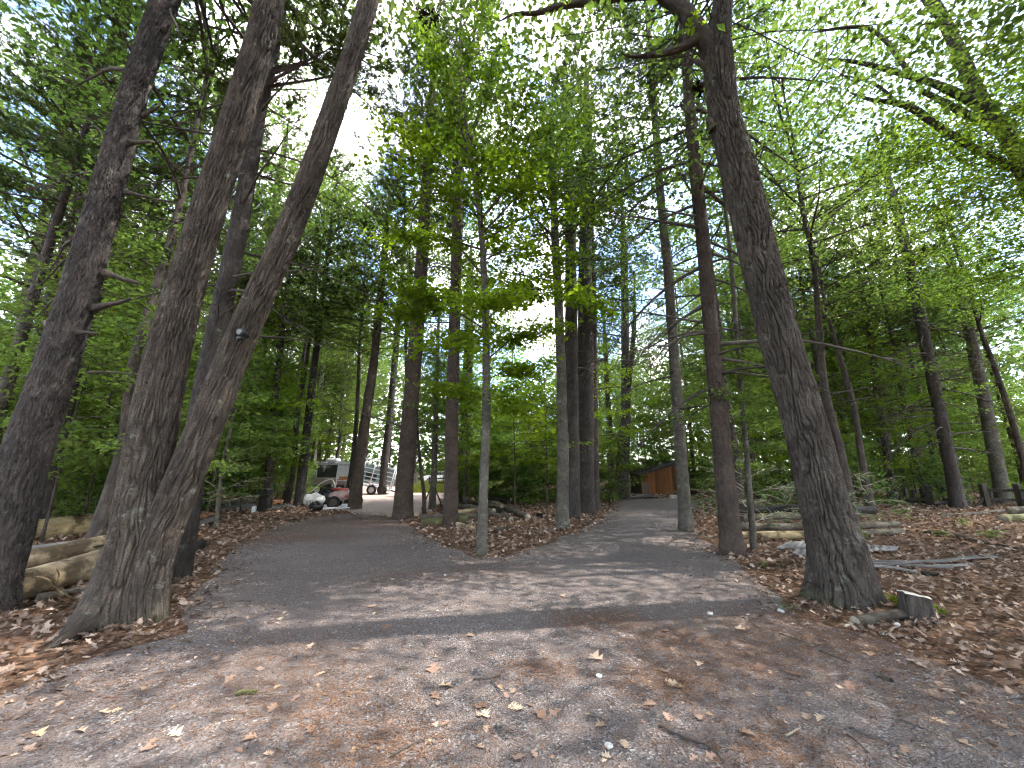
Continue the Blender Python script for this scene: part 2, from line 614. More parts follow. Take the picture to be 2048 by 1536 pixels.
def gravel_material():
    m, N, L, b = new_mat('gravel')
    tc = N.new('ShaderNodeTexCoord')
    v = tc.outputs['Object']
    vo = N.new('ShaderNodeTexVoronoi')
    vo.inputs['Scale'].default_value = 75
    vo.inputs['Randomness'].default_value = 1.0
    L.new(v, vo.inputs['Vector'])
    vo2 = N.new('ShaderNodeTexVoronoi')
    vo2.inputs['Scale'].default_value = 170
    L.new(v, vo2.inputs['Vector'])
    bw = N.new('ShaderNodeSeparateColor')
    L.new(vo.outputs['Color'], bw.inputs[0])
    st = ramp(N, [(0.0, (.035, .033, .033)), (0.4, (.095, .089, .086)), (0.75, (.18, .17, .164)), (0.95, (.29, .275, .265)), (1.0, (.45, .43, .41))])
    L.new(bw.outputs[0], st.inputs['Fac'])
    bw2 = N.new('ShaderNodeSeparateColor')
    L.new(vo2.outputs['Color'], bw2.inputs[0])
    fine = ramp(N, [(0.0, (.05, .042, .039)), (0.6, (.125, .105, .097)), (1.0, (.22, .19, .175))])
    L.new(bw2.outputs[1], fine.inputs['Fac'])
    n4 = noise(N, L, v, 9.0, 4, 0.6)
    fr = ramp(N, [(0.42, (0, 0, 0)), (0.6, (1, 1, 1))])
    L.new(n4.outputs['Fac'], fr.inputs['Fac'])
    col = mixc(N, L, fr.outputs['Color'], st.outputs['Color'], fine.outputs['Color'])
    # wheel-worn paler bands and damp brown drifts, metres across
    n1 = noise(N, L, mapping(N, L, v, (0.55, 0.8, 1)), 1.0, 5, 0.62)
    br = ramp(N, [(0.34, (.78, .715, .705)), (0.5, (.95, .88, .865)), (0.66, (1.15, 1.075, 1.06))])
    L.new(n1.outputs['Fac'], br.inputs['Fac'])
    col = mixc(N, L, 1.0, col, br.outputs['Color'], 'MULTIPLY')
    # shed needles and crumbled leaf: rusty drifts
    n2 = noise(N, L, mapping(N, L, v, (0.8, 1.0, 1), (0, 0, .6)), 1.35, 6, 0.68)
    rr = ramp(N, [(0.58, (0, 0, 0)), (0.78, (.4, .4, .4))])
    L.new(n2.outputs['Fac'], rr.inputs['Fac'])
    n3 = noise(N, L, mapping(N, L, v, (1, 4, 1), (0, 0, .9)), 60, 3, 0.7)
    nr = ramp(N, [(0.4, (.085, .06, .048)), (0.52, (.165, .115, .088)), (0.68, (.26, .195, .155))])
    L.new(n3.outputs['Fac'], nr.inputs['Fac'])
    col = mixc(N, L, rr.outputs['Color'], col, nr.outputs['Color'])
    # brown dust over everything
    n5 = noise(N, L, v, 0.7, 4, 0.5)
    dr = ramp(N, [(0.38, (.12, .12, .12)), (0.64, (.62, .62, .62))])
    L.new(n5.outputs['Fac'], dr.inputs['Fac'])
    col = mixc(N, L, dr.outputs['Color'], col, (.118, .092, .082))
    L.new(col, b.inputs['Base Color'])
    b.inputs['Roughness'].default_value = 0.85
    b.inputs['Specular IOR Level'].default_value = 0.25
    nb = bump(N, L, vo.outputs['Distance'], 0.012, 0.9)
    L.new(bump(N, L, n2.outputs['Fac'], 0.05, 0.5, nb), b.inputs['Normal'])
    return m


def dirt_material():
    m, N, L, b = new_mat('clearing_dirt')
    tc = N.new('ShaderNodeTexCoord')
    v = tc.outputs['Object']
    n1 = noise(N, L, v, 0.35, 5, 0.6)
    n2 = noise(N, L, v, 8, 5, 0.7)
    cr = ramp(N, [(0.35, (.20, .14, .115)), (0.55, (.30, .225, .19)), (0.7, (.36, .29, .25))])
    mx = mixc(N, L, 0.4, n1.outputs['Color'], n2.outputs['Color'])
    L.new(mx, cr.inputs['Fac'])
    L.new(cr.outputs['Color'], b.inputs['Base Color'])
    b.inputs['Roughness'].default_value = 0.95
    L.new(bump(N, L, n2.outputs['Fac'], 0.02), b.inputs['Normal'])
    return m


def px_poly(pts):
    return [tuple(gp(x, y)[:2]) for x, y in pts]


left_edge = px_poly([(-150, 1448), (0, 1395), (150, 1335), (330, 1278), (390, 1195), (422, 1150), (464, 1103), (515, 1068), (575, 1045), (660, 1030), (735, 1026)])
island = px_poly([(800, 1037), (850, 1074), (900, 1096), (960, 1113), (1010, 1112), (1100, 1088), (1172, 1054), (1215, 1026), (1234, 1006)])
far_end = px_poly([(1240, 1000), (1320, 997), (1460, 998)])
right_edge = px_poly([(1402, 1007), (1386, 1030), (1392, 1064), (1432, 1106), (1480, 1135), (1548, 1180), (1610, 1238), (1750, 1278), (1900, 1332), (2048, 1378), (2200, 1425)])
ROAD = [(-4.4, -4.0)] + left_edge + island + far_end + right_edge + [(5.6, -4.0)]
CLEARING = px_poly([(640, 1014), (700, 1026), (738, 1029), (800, 1037), (850, 1032), (882, 1006), (905, 985), (912, 969), (860, 961), (760, 961), (690, 972), (620, 990)])


def poly_signed(x, y, poly):
    """Distance to a polygon, negative inside."""
    x, y = np.asarray(x, float), np.asarray(y, float)
    P = np.asarray(poly)
    d = np.full(x.shape, 1e9)
    ins = np.zeros(x.shape, bool)
    for (x0, y0), (x1, y1) in zip(P, np.roll(P, -1, 0)):
        ex, ey = x1 - x0, y1 - y0
        t = np.clip(((x - x0) * ex + (y - y0) * ey) / (ex * ex + ey * ey + 1e-12), 0, 1)
        d = np.minimum(d, np.hypot(x - x0 - t * ex, y - y0 - t * ey))
        c = ((y0 > y) != (y1 > y))
        with np.errstate(divide='ignore', invalid='ignore'):
            ins ^= c & (x < ex * (y - y0) / (ey if ey else 1e-12) + x0)
    return np.where(ins, -d, d)


def ground_z(x, y):
    x, y = np.asarray(x, float), np.asarray(y, float)
    d = np.minimum(poly_signed(x, y, ROAD), poly_signed(x, y, CLEARING))
    k = sstep(0.25, 1.6, d)
    far = sstep(60, 120, np.hypot(x, y))
    return k * (0.02 + 0.06 * (vnoise(x * .33, y * .33, 0, 3) - .45) + 0.035 * (vnoise(x * 1.3, y * 1.3, 0, 4) - .5)) + far * 0.5


def gz(p):
    return float(ground_z(np.array([p[0]]), np.array([p[1]]))[0])


def warp_axis(lo, hi, n, dense):
    t = np.linspace(-1, 1, n)
    return np.sign(t) * (dense * np.abs(t) + (np.where(t < 0, -lo, hi) - dense) * np.abs(t) ** 4)


gx = warp_axis(-420, 420, 281, 26)
gy = warp_axis(-420, 420, 281, 26) + 6
GX, GY = np.meshgrid(gx, gy)
GZ = ground_z(GX.ravel(), GY.ravel()).reshape(GX.shape)
n = len(gx)
i = np.arange(n - 1)[:, None] * n
j = np.arange(n - 1)[None, :]
gq = np.stack([i + j, i + j + 1, i + n + j + 1, i + n + j], -1).reshape(-1, 4)
ground = obj('ground', make_mesh('ground', np.stack([GX, GY, GZ], -1), [(gq, 0)], [ground_material()]), kind='structure')
ground['label'] = 'leaf-strewn brown forest floor'


def sheet(name, poly, z, mat, jitter, step):
    """A flat sheet with a ragged edge."""
    P = np.asarray(poly)
    pts = []
    for (a, b2) in zip(P, np.roll(P, -1, 0)):
        k = max(1, int(np.hypot(*(b2 - a)) / step))
        for t in np.arange(k) / k:
            q = a + (b2 - a) * t
            pts.append(q + jitter * (np.array([vnoise(q[0] * 2.3, q[1] * 2.3, 1, 5), vnoise(q[0] * 2.3, q[1] * 2.3, 2, 5)]) - .5) * 2)
    me = bpy.data.meshes.new(name)
    me.from_pydata([(float(a), float(b2), z) for a, b2 in pts], [], [list(range(len(pts)))])
    import bmesh
    bm = bmesh.new()
    bm.from_mesh(me)
    bmesh.ops.triangulate(bm, faces=bm.faces[:])
    for f in bm.faces:
        if f.normal.z < 0:
            f.normal_flip()
    bm.to_mesh(me)
    bm.free()
    me.materials.append(mat)
    return obj(name, me, kind='structure')


drive = sheet('gravel_drive', ROAD, 0.006, gravel_material(), 0.14, 0.18)
drive['label'] = 'dark gravel drive that forks round the wooded island'
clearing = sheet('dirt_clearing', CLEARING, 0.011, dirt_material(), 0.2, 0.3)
clearing['label'] = 'pale sunlit dirt clearing beyond the pines'

# ------------------------------------------------------------------ leaf-cloud and branch builders
def unit(v):
    return v / (np.linalg.norm(v, axis=-1, keepdims=True) + 1e-9)


def leaf_arrays(P, A, Nn, ln, wd, fold=0.18):
    """Folded four-cornered leaves: base, left, tip, right; two triangles each along the midrib."""
    A = unit(A)
    S = unit(np.cross(Nn, A))
    Nn = np.cross(A, S)
    ln, wd = np.broadcast_to(ln, len(P))[:, None], np.broadcast_to(wd, len(P))[:, None]
    m = P + A * ln * .45
    up = Nn * wd * fold
    V = np.stack([P, m + S * wd * .5 + up, P + A * ln - Nn * ln * .10, m - S * wd * .5 + up], 1).reshape(-1, 3)
    b = np.arange(len(P))[:, None] * 4
    T = np.concatenate([b + np.array([[0, 2, 1]]), b + np.array([[0, 3, 2]])], 1).reshape(-1, 3)
    return V, T


def leaf_cloud(g, P, ln, wd=0.62, tilt=0.5, droop=0.25, jit=0.25):
    n = len(P)
    az = g.uniform(0, 2 * PI, n)
    A = np.stack([np.cos(az), np.sin(az), -np.abs(g.normal(droop, .25, n))], 1)
    Nn = np.stack([g.normal(0, tilt, n), g.normal(0, tilt, n), np.ones(n)], 1)
    L = ln * np.clip(g.normal(1, jit, n), .5, 1.6)
    return leaf_arrays(P, A, Nn, L, L * wd)


class Crown:
    """Twigs and leaves of one crown, joined into one mesh."""
    def __init__(self):
        self.mb = MB()
        self.P = []

    def limb(self, path, r0, r1=0.006, ns=5):
        rr = np.linspace(r0, r1, len(path))
        self.mb.tube(path, rr, ns, m=1, cap=False)

    def finish(self, name, g, leafmat, twigmat, ln, wd=.62, tilt=.5, droop=.25):
        P = np.concatenate(self.P)
        V, T = leaf_cloud(g, P, ln, wd, tilt, droop)
        v = g.uniform(0, 1, len(P))
        cl = vnoise(P[:, 0] * .9, P[:, 1] * .9, P[:, 2] * .9, 9)
        v = np.clip(.55 * v + .75 * (cl - .5) + .25, 0, 1)
        nb = self.mb.n
        self.mb.add(V, t=T, m=0)
        nq = sum(len(a) for a, _ in self.mb.q)
        f = np.concatenate([np.zeros(nq), np.repeat(v, 2)])
        vv = np.concatenate(self.mb.v)
        return make_mesh(name, vv, self.mb.q + self.mb.t, [leafmat, twigmat], smooth=False, fattr={'v': f}, vattr={'bark': np.concatenate(self.mb.bark)})


def curve_path(p, d, length, n, lift, wob, g):
    """A wandering branch from p in direction d."""
    out = [np.array(p, float)]
    d = np.array(d, float)
    d /= np.linalg.norm(d)
    for k in range(n):
        d = d + np.array([g.normal(0, wob), g.normal(0, wob), g.normal(0, wob * .6) + lift])
        d /= np.linalg.norm(d)
        out.append(out[-1] + d * length / n)
    return np.array(out)


def broad_crown(name, seed, z0, z1, R, limbs, leaves, ln, leafmat, twigmat, e0=10, e1=62, trunk_r=.05, flat=.09, spread=.26, low=.75, tilt=.5):
    g = np.random.default_rng(seed)
    c = Crown()
    segs = []
    for k in range(limbs):
        u = (k + g.uniform(0, .8)) / limbs
        z = z0 + (z1 - z0) * u
        prof = (low + (1 - low) * math.sin(min(1, u / .35) * PI / 2)) * (1 - max(0, u - .35) / .65) ** .75 + .14
        length = R * prof * g.uniform(.7, 1.15)
        az = k * 2.39996 + g.uniform(-.5, .5)
        el = math.radians(e0 + (e1 - e0) * u + g.uniform(-8, 8))
        d = [math.cos(az) * math.cos(el), math.sin(az) * math.cos(el), math.sin(el)]
        path = curve_path((0, 0, z), d, length, 6, -.02, .10, g)
        c.limb(path, max(.008, trunk_r * .55 * length / R), .004, 5)
        segs.append((path[2:], 1.0))
        nsub = int(5 + length * 2.4)
        for s in range(nsub):
            t = .22 + .78 * (s + g.uniform(0, 1)) / nsub
            q = t * 6
            a = min(5, int(q))
            p = path[a] + (path[a + 1] - path[a]) * (q - a)
            tang = path[a + 1] - path[a]
            side = np.cross(tang, [0, 0, 1.])
            side /= np.linalg.norm(side) + 1e-9
            dd = tang / np.linalg.norm(tang) * .55 + side * (1 if s % 2 else -1) * .8 + np.array([0, 0, g.normal(.02, .14)])
            sub = curve_path(p, dd, length * .42 * (1.15 - .7 * t) + .18, 3, -.03, .12, g)
            c.limb(sub, .007 if R > 2 else .004, .003, 3)
            segs.append((sub, 1.3))
    W = np.array([np.sum(np.linalg.norm(np.diff(p, axis=0), axis=1)) * w for p, w in segs])
    cnt = g.multinomial(leaves, W / W.sum())
    for (p, w), m in zip(segs, cnt):
        if m == 0:
            continue
        t = g.uniform(.1, 1.0, m) * (len(p) - 1)
        a = np.minimum(t.astype(int), len(p) - 2)
        q = p[a] + (p[a + 1] - p[a]) * (t - a)[:, None]
        q = q + np.stack([g.normal(0, spread, m), g.normal(0, spread, m), g.normal(-.02, flat, m)], 1)
        c.P.append(q)
    return c.finish(name, g, leafmat, twigmat, ln, tilt=tilt)


def pine_crown(name, seed, h, R, tufts, needle_len=.17):
    """A white pine's crown: whorled limbs carrying brushes of needles; local z from 0 to h."""
    g = np.random.default_rng(seed)
    c = Crown()
    pos, out = [], []
    nw = int(h / .62)
    for w in range(nw):
        u = w / nw
        z = h * u
        length0 = R * (1 - u) ** .7 * (.75 + .25 * math.sin(min(1, u / .25) * PI / 2)) + .35
        for b in range(g.integers(4, 7)):
            length = length0 * g.uniform(.45, 1.15)
            az = g.uniform(0, 2 * PI)
            el = math.radians(-4 + 45 * u + g.uniform(-10, 10))
            path = curve_path((0, 0, z + g.uniform(-.15, .15)), [math.cos(az) * math.cos(el), math.sin(az) * math.cos(el), math.sin(el)], length, 5, .035, .07, g)
            c.limb(path, .012 + .012 * length, .004, 4)
            ns = int(4 + length * 3.2)
            for s in range(ns):
                t = .38 + .62 * (s + g.uniform(0, 1)) / ns
                q = t * 5
                a = min(4, int(q))
                p = path[a] + (path[a + 1] - path[a]) * (q - a)
                tang = path[a + 1] - path[a]
                tang /= np.linalg.norm(tang)
                side = np.cross(tang, [0, 0, 1.])
                dd = tang * .8 + side * g.choice([-1, 1]) * .8 + np.array([0, 0, g.normal(.12, .15)])
                sl = length * .26 * (1.3 - t) + .16
                sub = curve_path(p, dd, sl, 2, .05, .1, g)
                c.limb(sub, .005, .003, 3)
                for k in range(tufts):
                    tt = g.uniform(.25, 1)
                    pos.append(p + (sub[-1] - p) * tt + g.normal(0, .03, 3))
                    out.append(dd / np.linalg.norm(dd))
    pos, out = np.array(pos), np.array(out)
    per = 7
    P = np.repeat(pos, per, 0)
    D = unit(np.repeat(out, per, 0) * .75 + g.normal(0, .55, (len(P), 3)) + np.array([0, 0, .12]))
    S = unit(np.cross(D, g.normal(0, 1, P.shape)))
    L = needle_len * g.uniform(.75, 1.25, len(P))[:, None]
    W = .013
    V = np.stack([P - S * W, P + S * W, P + D * L], 1).reshape(-1, 3)
    T = np.arange(len(P) * 3).reshape(-1, 3)
    v = np.clip(g.normal(.5, .22, len(pos)), 0, 1)
    nq = sum(len(a) for a, _ in c.mb.q)
    c.mb.add(V, t=T, m=0)
    f = np.concatenate([np.zeros(nq), np.repeat(v, per)])
    return make_mesh(name, np.concatenate(c.mb.v), c.mb.q + c.mb.t, [M['needle'], M['dead_twig']], smooth=False, fattr={'v': f}, vattr={'bark': np.concatenate(c.mb.bark)})


def dead_branch(seed, sides=5, droop=-.05, r=.016):
    """A bare branch one metre long, pointing along +x, with a few side twigs."""
    g = np.random.default_rng(seed)
    mb = MB()
    path = curve_path((-.02, 0, 0), (1, 0, .12), 1.02, 8, droop, .07, g)
    mb.tube(path, np.linspace(r, .0025, 9), 6)
    for s in range(sides):
        t = g.uniform(.3, .95) * 8
        a = min(7, int(t))
        p = path[a] + (path[a + 1] - path[a]) * (t - a)
        sub = curve_path(p, (g.uniform(.3, 1), g.choice([-1, 1]) * g.uniform(.4, 1), g.normal(0, .3)), g.uniform(.12, .38), 4, droop, .12, g)
        mb.tube(sub, np.linspace(r * .38, .0015, 5), 4)
    return mb.mesh('branch', [M['dead_twig']])


def stub_branch(seed):
    g = np.random.default_rng(seed)
    mb = MB()
    path = curve_path((-.08, 0, 0), (1, 0, g.uniform(-.1, .25)), 1.05, 6, g.uniform(-.04, .05), .06, g)
    mb.tube(path, np.array([.11, .075, .06, .052, .048, .042, .025]), 8)
    return mb.mesh('branch', [M['dead_twig']])


BRANCH = [dead_branch(100 + k, sides=3 + 2 * k, droop=(-.06, -.1, .02, -.03, -.14)[k]) for k in range(5)]
STUB = [stub_branch(200 + k) for k in range(4)]

# ------------------------------------------------------------------ trees
def bark_disp(kind, seed, cells, length, depth, flare=None, lump=.03):
    """Real bark relief: ridges between furrows (or scaly plates), plus the swelling at the foot."""
    def f(TH, S, RR):
        cx, sx = np.cos(TH), np.sin(TH)
        w1 = vnoise(cx * 2.2 + 9, sx * 2.2, S * 3.0, seed) - .5
        w2 = vnoise(cx * 5 + 3, sx * 5, S * 9.0, seed + 1) - .5
        u = TH / (2 * PI) * cells + w1 * 2.2 + w2 * .9
        if kind == 'scaly':
            v = S / length + w1 * 1.2 + w2 * .8
            d = worley(u, v, cells, seed)
            rid = sstep(.02, .30, d) * (.6 + .4 * _hash(np.floor(u), np.floor(v), 1, seed))
        else:
            u = TH / (2 * PI) * cells + w1 * 1.5 + w2 * .45
            v = S / length + (vnoise(cx * 3, sx * 3, S * 1.5, seed + 6) - .5) * 1.5
            d = worley(u, v, cells, seed)
            u2 = TH / (2 * PI) * cells * 2 + w2 * 1.4
            d2 = worley(u2, S / (length * .22) + w1 * 2 + w2, cells * 2, seed + 3)
            rid = sstep(.02, .22, d) - .28 * (1 - sstep(.0, .14, d2))
        fine = vnoise(cx * RR * 60, sx * RR * 60, S * 34, seed + 2) - .5
        out = (rid - 1) * depth + fine * depth * .22
        out = out + RR * lump * 2 * (vnoise(cx * 1.1, sx * 1.1, S * 1.1, seed + 4) - .5)
        if flare:
            amp, hgt, lobes, ph = flare
            out = out + RR * amp * np.exp(-S / hgt) * (.55 + .45 * np.cos(lobes * TH + ph) + .35 * np.cos((lobes + 2) * TH + 1.7))
        return out
    return f


def stem_rows(spec, top_h=None, r_top=.03, Y=None, shift=0.0):
    """Photo outline of a stem (x, y, width in pixels; foot first) -> centre line and radii in metres."""
    x0, y0, w0 = spec[0]
    if Y is None:
        b = gp(x0, y0)
        Y = b[1]
        Y += .5 * w0 * pl(x0, y0, Y)[1]
    px = np.array(spec, float)
    tx, ty = np.gradient(px[:, 0]), np.gradient(px[:, 1])
    lean = np.abs(ty) / np.hypot(tx, ty)
    rows = []
    for (x, y, w), c in zip(spec, lean):
        p, mpp = pl(x, y, Y)
        # a round stem seen off the lens axis shows wider than it is
        rows.append([p[0], p[1] + shift, p[2], .5 * w * mpp * c / math.hypot(1, (x - CX) / F)])
    rows = np.array(rows)
    g0 = gz(rows[0])
    rows[0, 2] = g0
    d = rows[1] - rows[0]
    foot = rows[0].copy()
    foot[:3] -= d[:3] / (abs(d[2]) + 1e-6) * .14
    base = rows[0, :3].copy()
    rows = np.vstack([foot, rows])
    if top_h:
        top_h = max(top_h, rows[-1, 2] + 2.5)
        d = unit(rows[-1, :3] - rows[-2, :3])
        d = unit(d * .5 + np.array([0, 0, .5]))
        k = (top_h - rows[-1, 2]) / d[2]
        mid = rows[-1].copy()
        mid[:3] += d * k * .5
        mid[3] = rows[-1, 3] * .6 + r_top * .4
        end = rows[-1].copy()
        end[:3] += d * k
        end[3] = r_top
        rows = np.vstack([rows, mid, end])
    return rows, base


def stem_mesh(name, rows, ns, nr, mat, disp=None, base=(0, 0, 0)):
    C = spline(rows, nr)
    V, Q, B = tube_arrays(C[:, :3], np.maximum(C[:, 3], .004), ns, disp)
    o = (nr - 1) * ns
    caps = [[o, o + k, o + k + 1] for k in range(1, ns - 1)]
    return make_mesh(name, V - np.asarray(base), [(Q, 0), (caps, 0)], [mat], vattr={'bark': B}), C


def at_height(C, z):
    k = int(np.clip(np.searchsorted(C[:, 2], z), 1, len(C) - 1))
    t = (z - C[k - 1, 2]) / (C[k, 2] - C[k - 1, 2] + 1e-9)
    return C[k - 1] + (C[k] - C[k - 1]) * np.clip(t, 0, 1)


def put_branches(t, C, base, zs, meshes, g, lmin, lmax, az=None, el=(-18, 12), thick=1.0):
    for k, z in enumerate(zs):
        c = at_height(C, z)
        a = g.uniform(0, 2 * PI) if az is None else g.choice(az) + g.uniform(-.5, .5)
        e = math.radians(g.uniform(*el))
        ln = g.uniform(lmin, lmax)
        p = c[:3] + np.array([math.cos(a), math.sin(a), 0]) * c[3] * .8 - base
        obj('branch', meshes[int(g.integers(len(meshes)))], t, p, rot=(0, -e, a), scale=(ln, ln * thick, ln * thick))


def photo_tree(name, label, cat, spec, top_h, mat, ns=20, nr=70, disp=None, crown=None, crown_z=None, crown_s=1.0, group=None, Y=None, r_top=.03, shift=0.0):
    rows, base = stem_rows(spec, top_h, r_top, Y, shift)
    t = thing(name, label, cat, base, group)
    me, C = stem_mesh('trunk', rows, ns, nr, mat, disp, base)
    obj('trunk', me, t)
    if crown is not None:
        z = crown_z if crown_z is not None else C[-1, 2] - 8.6
        c = at_height(C, z)
        obj('crown', crown, t, c[:3] - base, rot=(0, 0, float(rng.uniform(0, 6.28))), scale=crown_s)
    return t, C, base


# crowns that several trees share
PINE = [pine_crown('pine_crown', 300 + k, (11.5, 10.0, 12.5)[k], (3.8, 3.3, 4.2)[k], 7) for k in range(3)]
CANOPY = [broad_crown('canopy_crown', 400 + k, 0, (11, 12, 10)[k], (5.0, 4.4, 5.4)[k], 34, 10500, .18, M['canopy_leaf'], M['twig'], trunk_r=.12, spread=.42, flat=.16, tilt=.6) for k in range(3)]
LIGHT = [broad_crown('light_crown', 450 + k, 0, (12, 13)[k], (4.6, 4.2)[k], 36, 11500, .14, M['maple_leaf'], M['twig'], trunk_r=.08, spread=.4, flat=.14, tilt=.6) for k in range(2)]
SAPLING = [broad_crown('sapling_crown', 500 + k, (1.2, 1.5, 1.0, 1.6)[k], (6.5, 7.5, 5.2, 8.2)[k], (2.0, 2.2, 1.8, 2.0)[k], (24, 26, 20, 28)[k], 4700, .12, M['maple_leaf'], M['twig'], e0=0, e1=55, trunk_r=.025, spread=.2, flat=.07) for k in range(4)]
BRIGHT = [broad_crown('bright_crown', 560 + k, (1.6, 2.0)[k], (8.0, 9.5)[k], (2.3, 2.6)[k], 28, 4200, .125, M['bright_leaf'], M['twig'], e0=-4, e1=50, trunk_r=.028, spread=.2, flat=.06) for k in range(2)]
SHRUB = [broad_crown('shrub_crown', 600 + k, .12, (1.6, 1.2, 2.2)[k], (.95, .8, 1.1)[k], 14, 1500, .10, M['shrub_leaf'], M['twig'], e0=15, e1=65, trunk_r=.012, spread=.13, flat=.06) for k in range(3)]
SPARSE = [broad_crown('sparse_crown', 650 + k, .25, (1.7, 1.3)[k], (1.15, .9)[k], 12, 260, .085, M['pale_leaf'], M['pale_twig'], e0=5, e1=45, trunk_r=.014, spread=.10, flat=.04) for k in range(2)]

# --- the big trees beside the drive
d_rows = [(1692, 1228, 150), (1672, 1100, 131), (1645, 1000, 111), (1609, 850, 96), (1558, 671, 88), (1515, 500, 83), (1480, 350, 76), (1450, 240, 66), (1440, 165, 63), (1436, 105, 58), (1440, 50, 46), (1447, -10, 42), (1455, -90, 38)]
oak, oakC, oakB = photo_tree('oak_tree', 'thick deeply furrowed oak trunk at the right edge of the drive', 'tree', d_rows, 11.5, M['oak_bark'], 280, 640,
                             bark_disp('ridge', 21, 29, .55, .055, (.42, .24, 4, .6), .035), None, r_top=.10)
oakY = oakB[1]


def limb_part(parent, base, spec, Y, mat, ns=14, nr=50, name='limb', dY=None):
    rows = []
    px = np.array(spec, float)
    tx, ty = np.gradient(px[:, 0]), np.gradient(px[:, 1])
    for k, (x, y, w) in enumerate(spec):
        p, mpp = pl(x, y, Y + (0 if dY is None else dY * k))
        rows.append([*p, .5 * w * mpp / math.hypot(1, (x - CX) / F)])
    me, C = stem_mesh(name, np.array(rows), ns, nr, mat, bark_disp('ridge', 31, 14, .2, .008, None, .08), base)
    obj(name, me, parent)
    return C


limb_part(oak, oakB, [(1440, 130, 34), (1411, 82, 38), (1384, 42, 36), (1352, 8, 32), (1310, -12, 27), (1260, -12, 23), (1200, -6, 20), (1150, -10, 17), (1120, -30, 15)], oakY, M['oak_bark'], 24, 90)
limb_part(oak, oakB, [(1400, 75, 26), (1375, 90, 20), (1340, 103, 15), (1300, 110, 11), (1262, 113, 6), (1245, 108, 2)], oakY, M['oak_bark'], 12, 40)
limb_part(oak, oakB, [(1190, 4, 15), (1150, 8, 14), (1115, 14, 13), (1075, 26, 10), (1030, 28, 7), (1000, 42, 3)], oakY, M['oak_bark'], 10, 40)
limb_part(oak, oakB, [(1418, 140, 16), (1405, 130, 14), (1390, 122, 9), (1377, 116, 3)], oakY, M['oak_bark'], 10, 16)
limb_part(oak, oakB, [(1430, 258, 30), (1418, 240, 16), (1412, 236, 5)], oakY, M['oak_bark'], 10, 16, name='knot')
OAKCR = broad_crown('oak_crown', 711, 0, 7.5, 5.4, 30, 16000, .125, M['oak_leaf'], M['twig'], trunk_r=.022, spread=.4, flat=.16, e0=-8, e1=60, tilt=.6)
c = at_height(oakC, 8.6)
obj('crown', OAKCR, oak, c[:3] - oakB, rot=(0, 0, 1.0))
# the few pale leaves that sprout low at the oak's fork
g = np.random.default_rng(5)
P0, mpp = pl(1388, 42, oakY - .25)
V, T = leaf_cloud(g, P0 + g.normal(0, .07, (26, 3)), .085, .7, .8)
obj('sprout', make_mesh('sprout', V - oakB, [(T, 0)], [M['bright_leaf']], False, fattr={'v': np.repeat(g.uniform(.5, 1, 26), 2)}), oak, kind='stuff')

# the twin-stemmed tree on the left
twin_rows = [(232, 1272, 150), (248, 1190, 128), (268, 1090, 118), (290, 960, 112), (318, 800, 104), (345, 671, 94), (392, 500, 80), (473, 240, 68), (512, 110, 62), (540, 0, 58), (566, -100, 50)]
twin, tw1, twB = photo_tree('twin_trunk_tree', 'twin-stemmed grey-brown tree with a wide root foot left of the drive', 'tree', twin_rows, 13, M['twin_bark'], 190, 520,
                            bark_disp('ridge', 41, 30, .80, .042, (.34, .30, 3, 2.2), .05), None, r_top=.1)
rows2, _ = stem_rows([(290, 1242, 92), (296, 1170, 96), (318, 1080, 96), (368, 960, 90), (412, 850, 84), (463, 720, 76), (520, 590, 68), (562, 500, 62), (612, 375, 54), (660, 240, 48), (705, 110, 43), (738, 0, 40), (765, -90, 36)], 12.5, .08, Y=twB[1] + .05)
me, tw2 = stem_mesh('trunk', rows2, 150, 520, M['twin_bark'], bark_disp('ridge', 43, 25, .75, .036, (.22, .22, 3, .4), .06), twB)
obj('trunk', me, twin)
for spec_root, sd in (([(262, 1080, 96), (232, 1150, 104), (200, 1205, 92), (164, 1246, 72), (126, 1278, 50), (90, 1300, 28), (60, 1316, 10)], 44),):
    pts = []
    for x, y, w in spec_root:
        t_ = (y - spec_root[0][1]) / (spec_root[-1][1] - spec_root[0][1])
        zt = .72 * (1 - t_) ** 1.7 + .01
        p = gp(x, y, zt)
        d_ = (p - np.array([0, 0, EYE])) @ _f
        pts.append([p[0], p[1] + .02, p[2] - .03, .5 * w * d_ / F * .8])
    me, _c = stem_mesh('root', np.array(pts), 48, 70, M['twin_bark'], bark_disp('ridge', sd, 16, .3, .016, None, .12), twB)
    obj('root', me, twin)
c = at_height(tw1, 12.0)
obj('crown', CANOPY[0], twin, c[:3] - twB, rot=(0, 0, .5), scale=.9)

# the pine at the left edge
a_rows = [(-45, 1262, 172), (-20, 1160, 150), (12, 1060, 138), (56, 900, 124), (103, 760, 106), (153, 600, 90), (215, 380, 74), (264, 200, 64), (300, 90, 62), (335, -10, 60), (365, -110, 54)]
pineA, pA, pAB = photo_tree('pine_tree', 'big charcoal-grey pine with short broken branch stubs at the photo left edge', 'tree', a_rows, 17, M['pine_bark'], 170, 500,
                            bark_disp('scaly', 51, 32, .15, .024, (.16, .3, 5, .2), .04), PINE[0], 10.0, 1.1, 'tall pines along the drive')
g = np.random.default_rng(61)
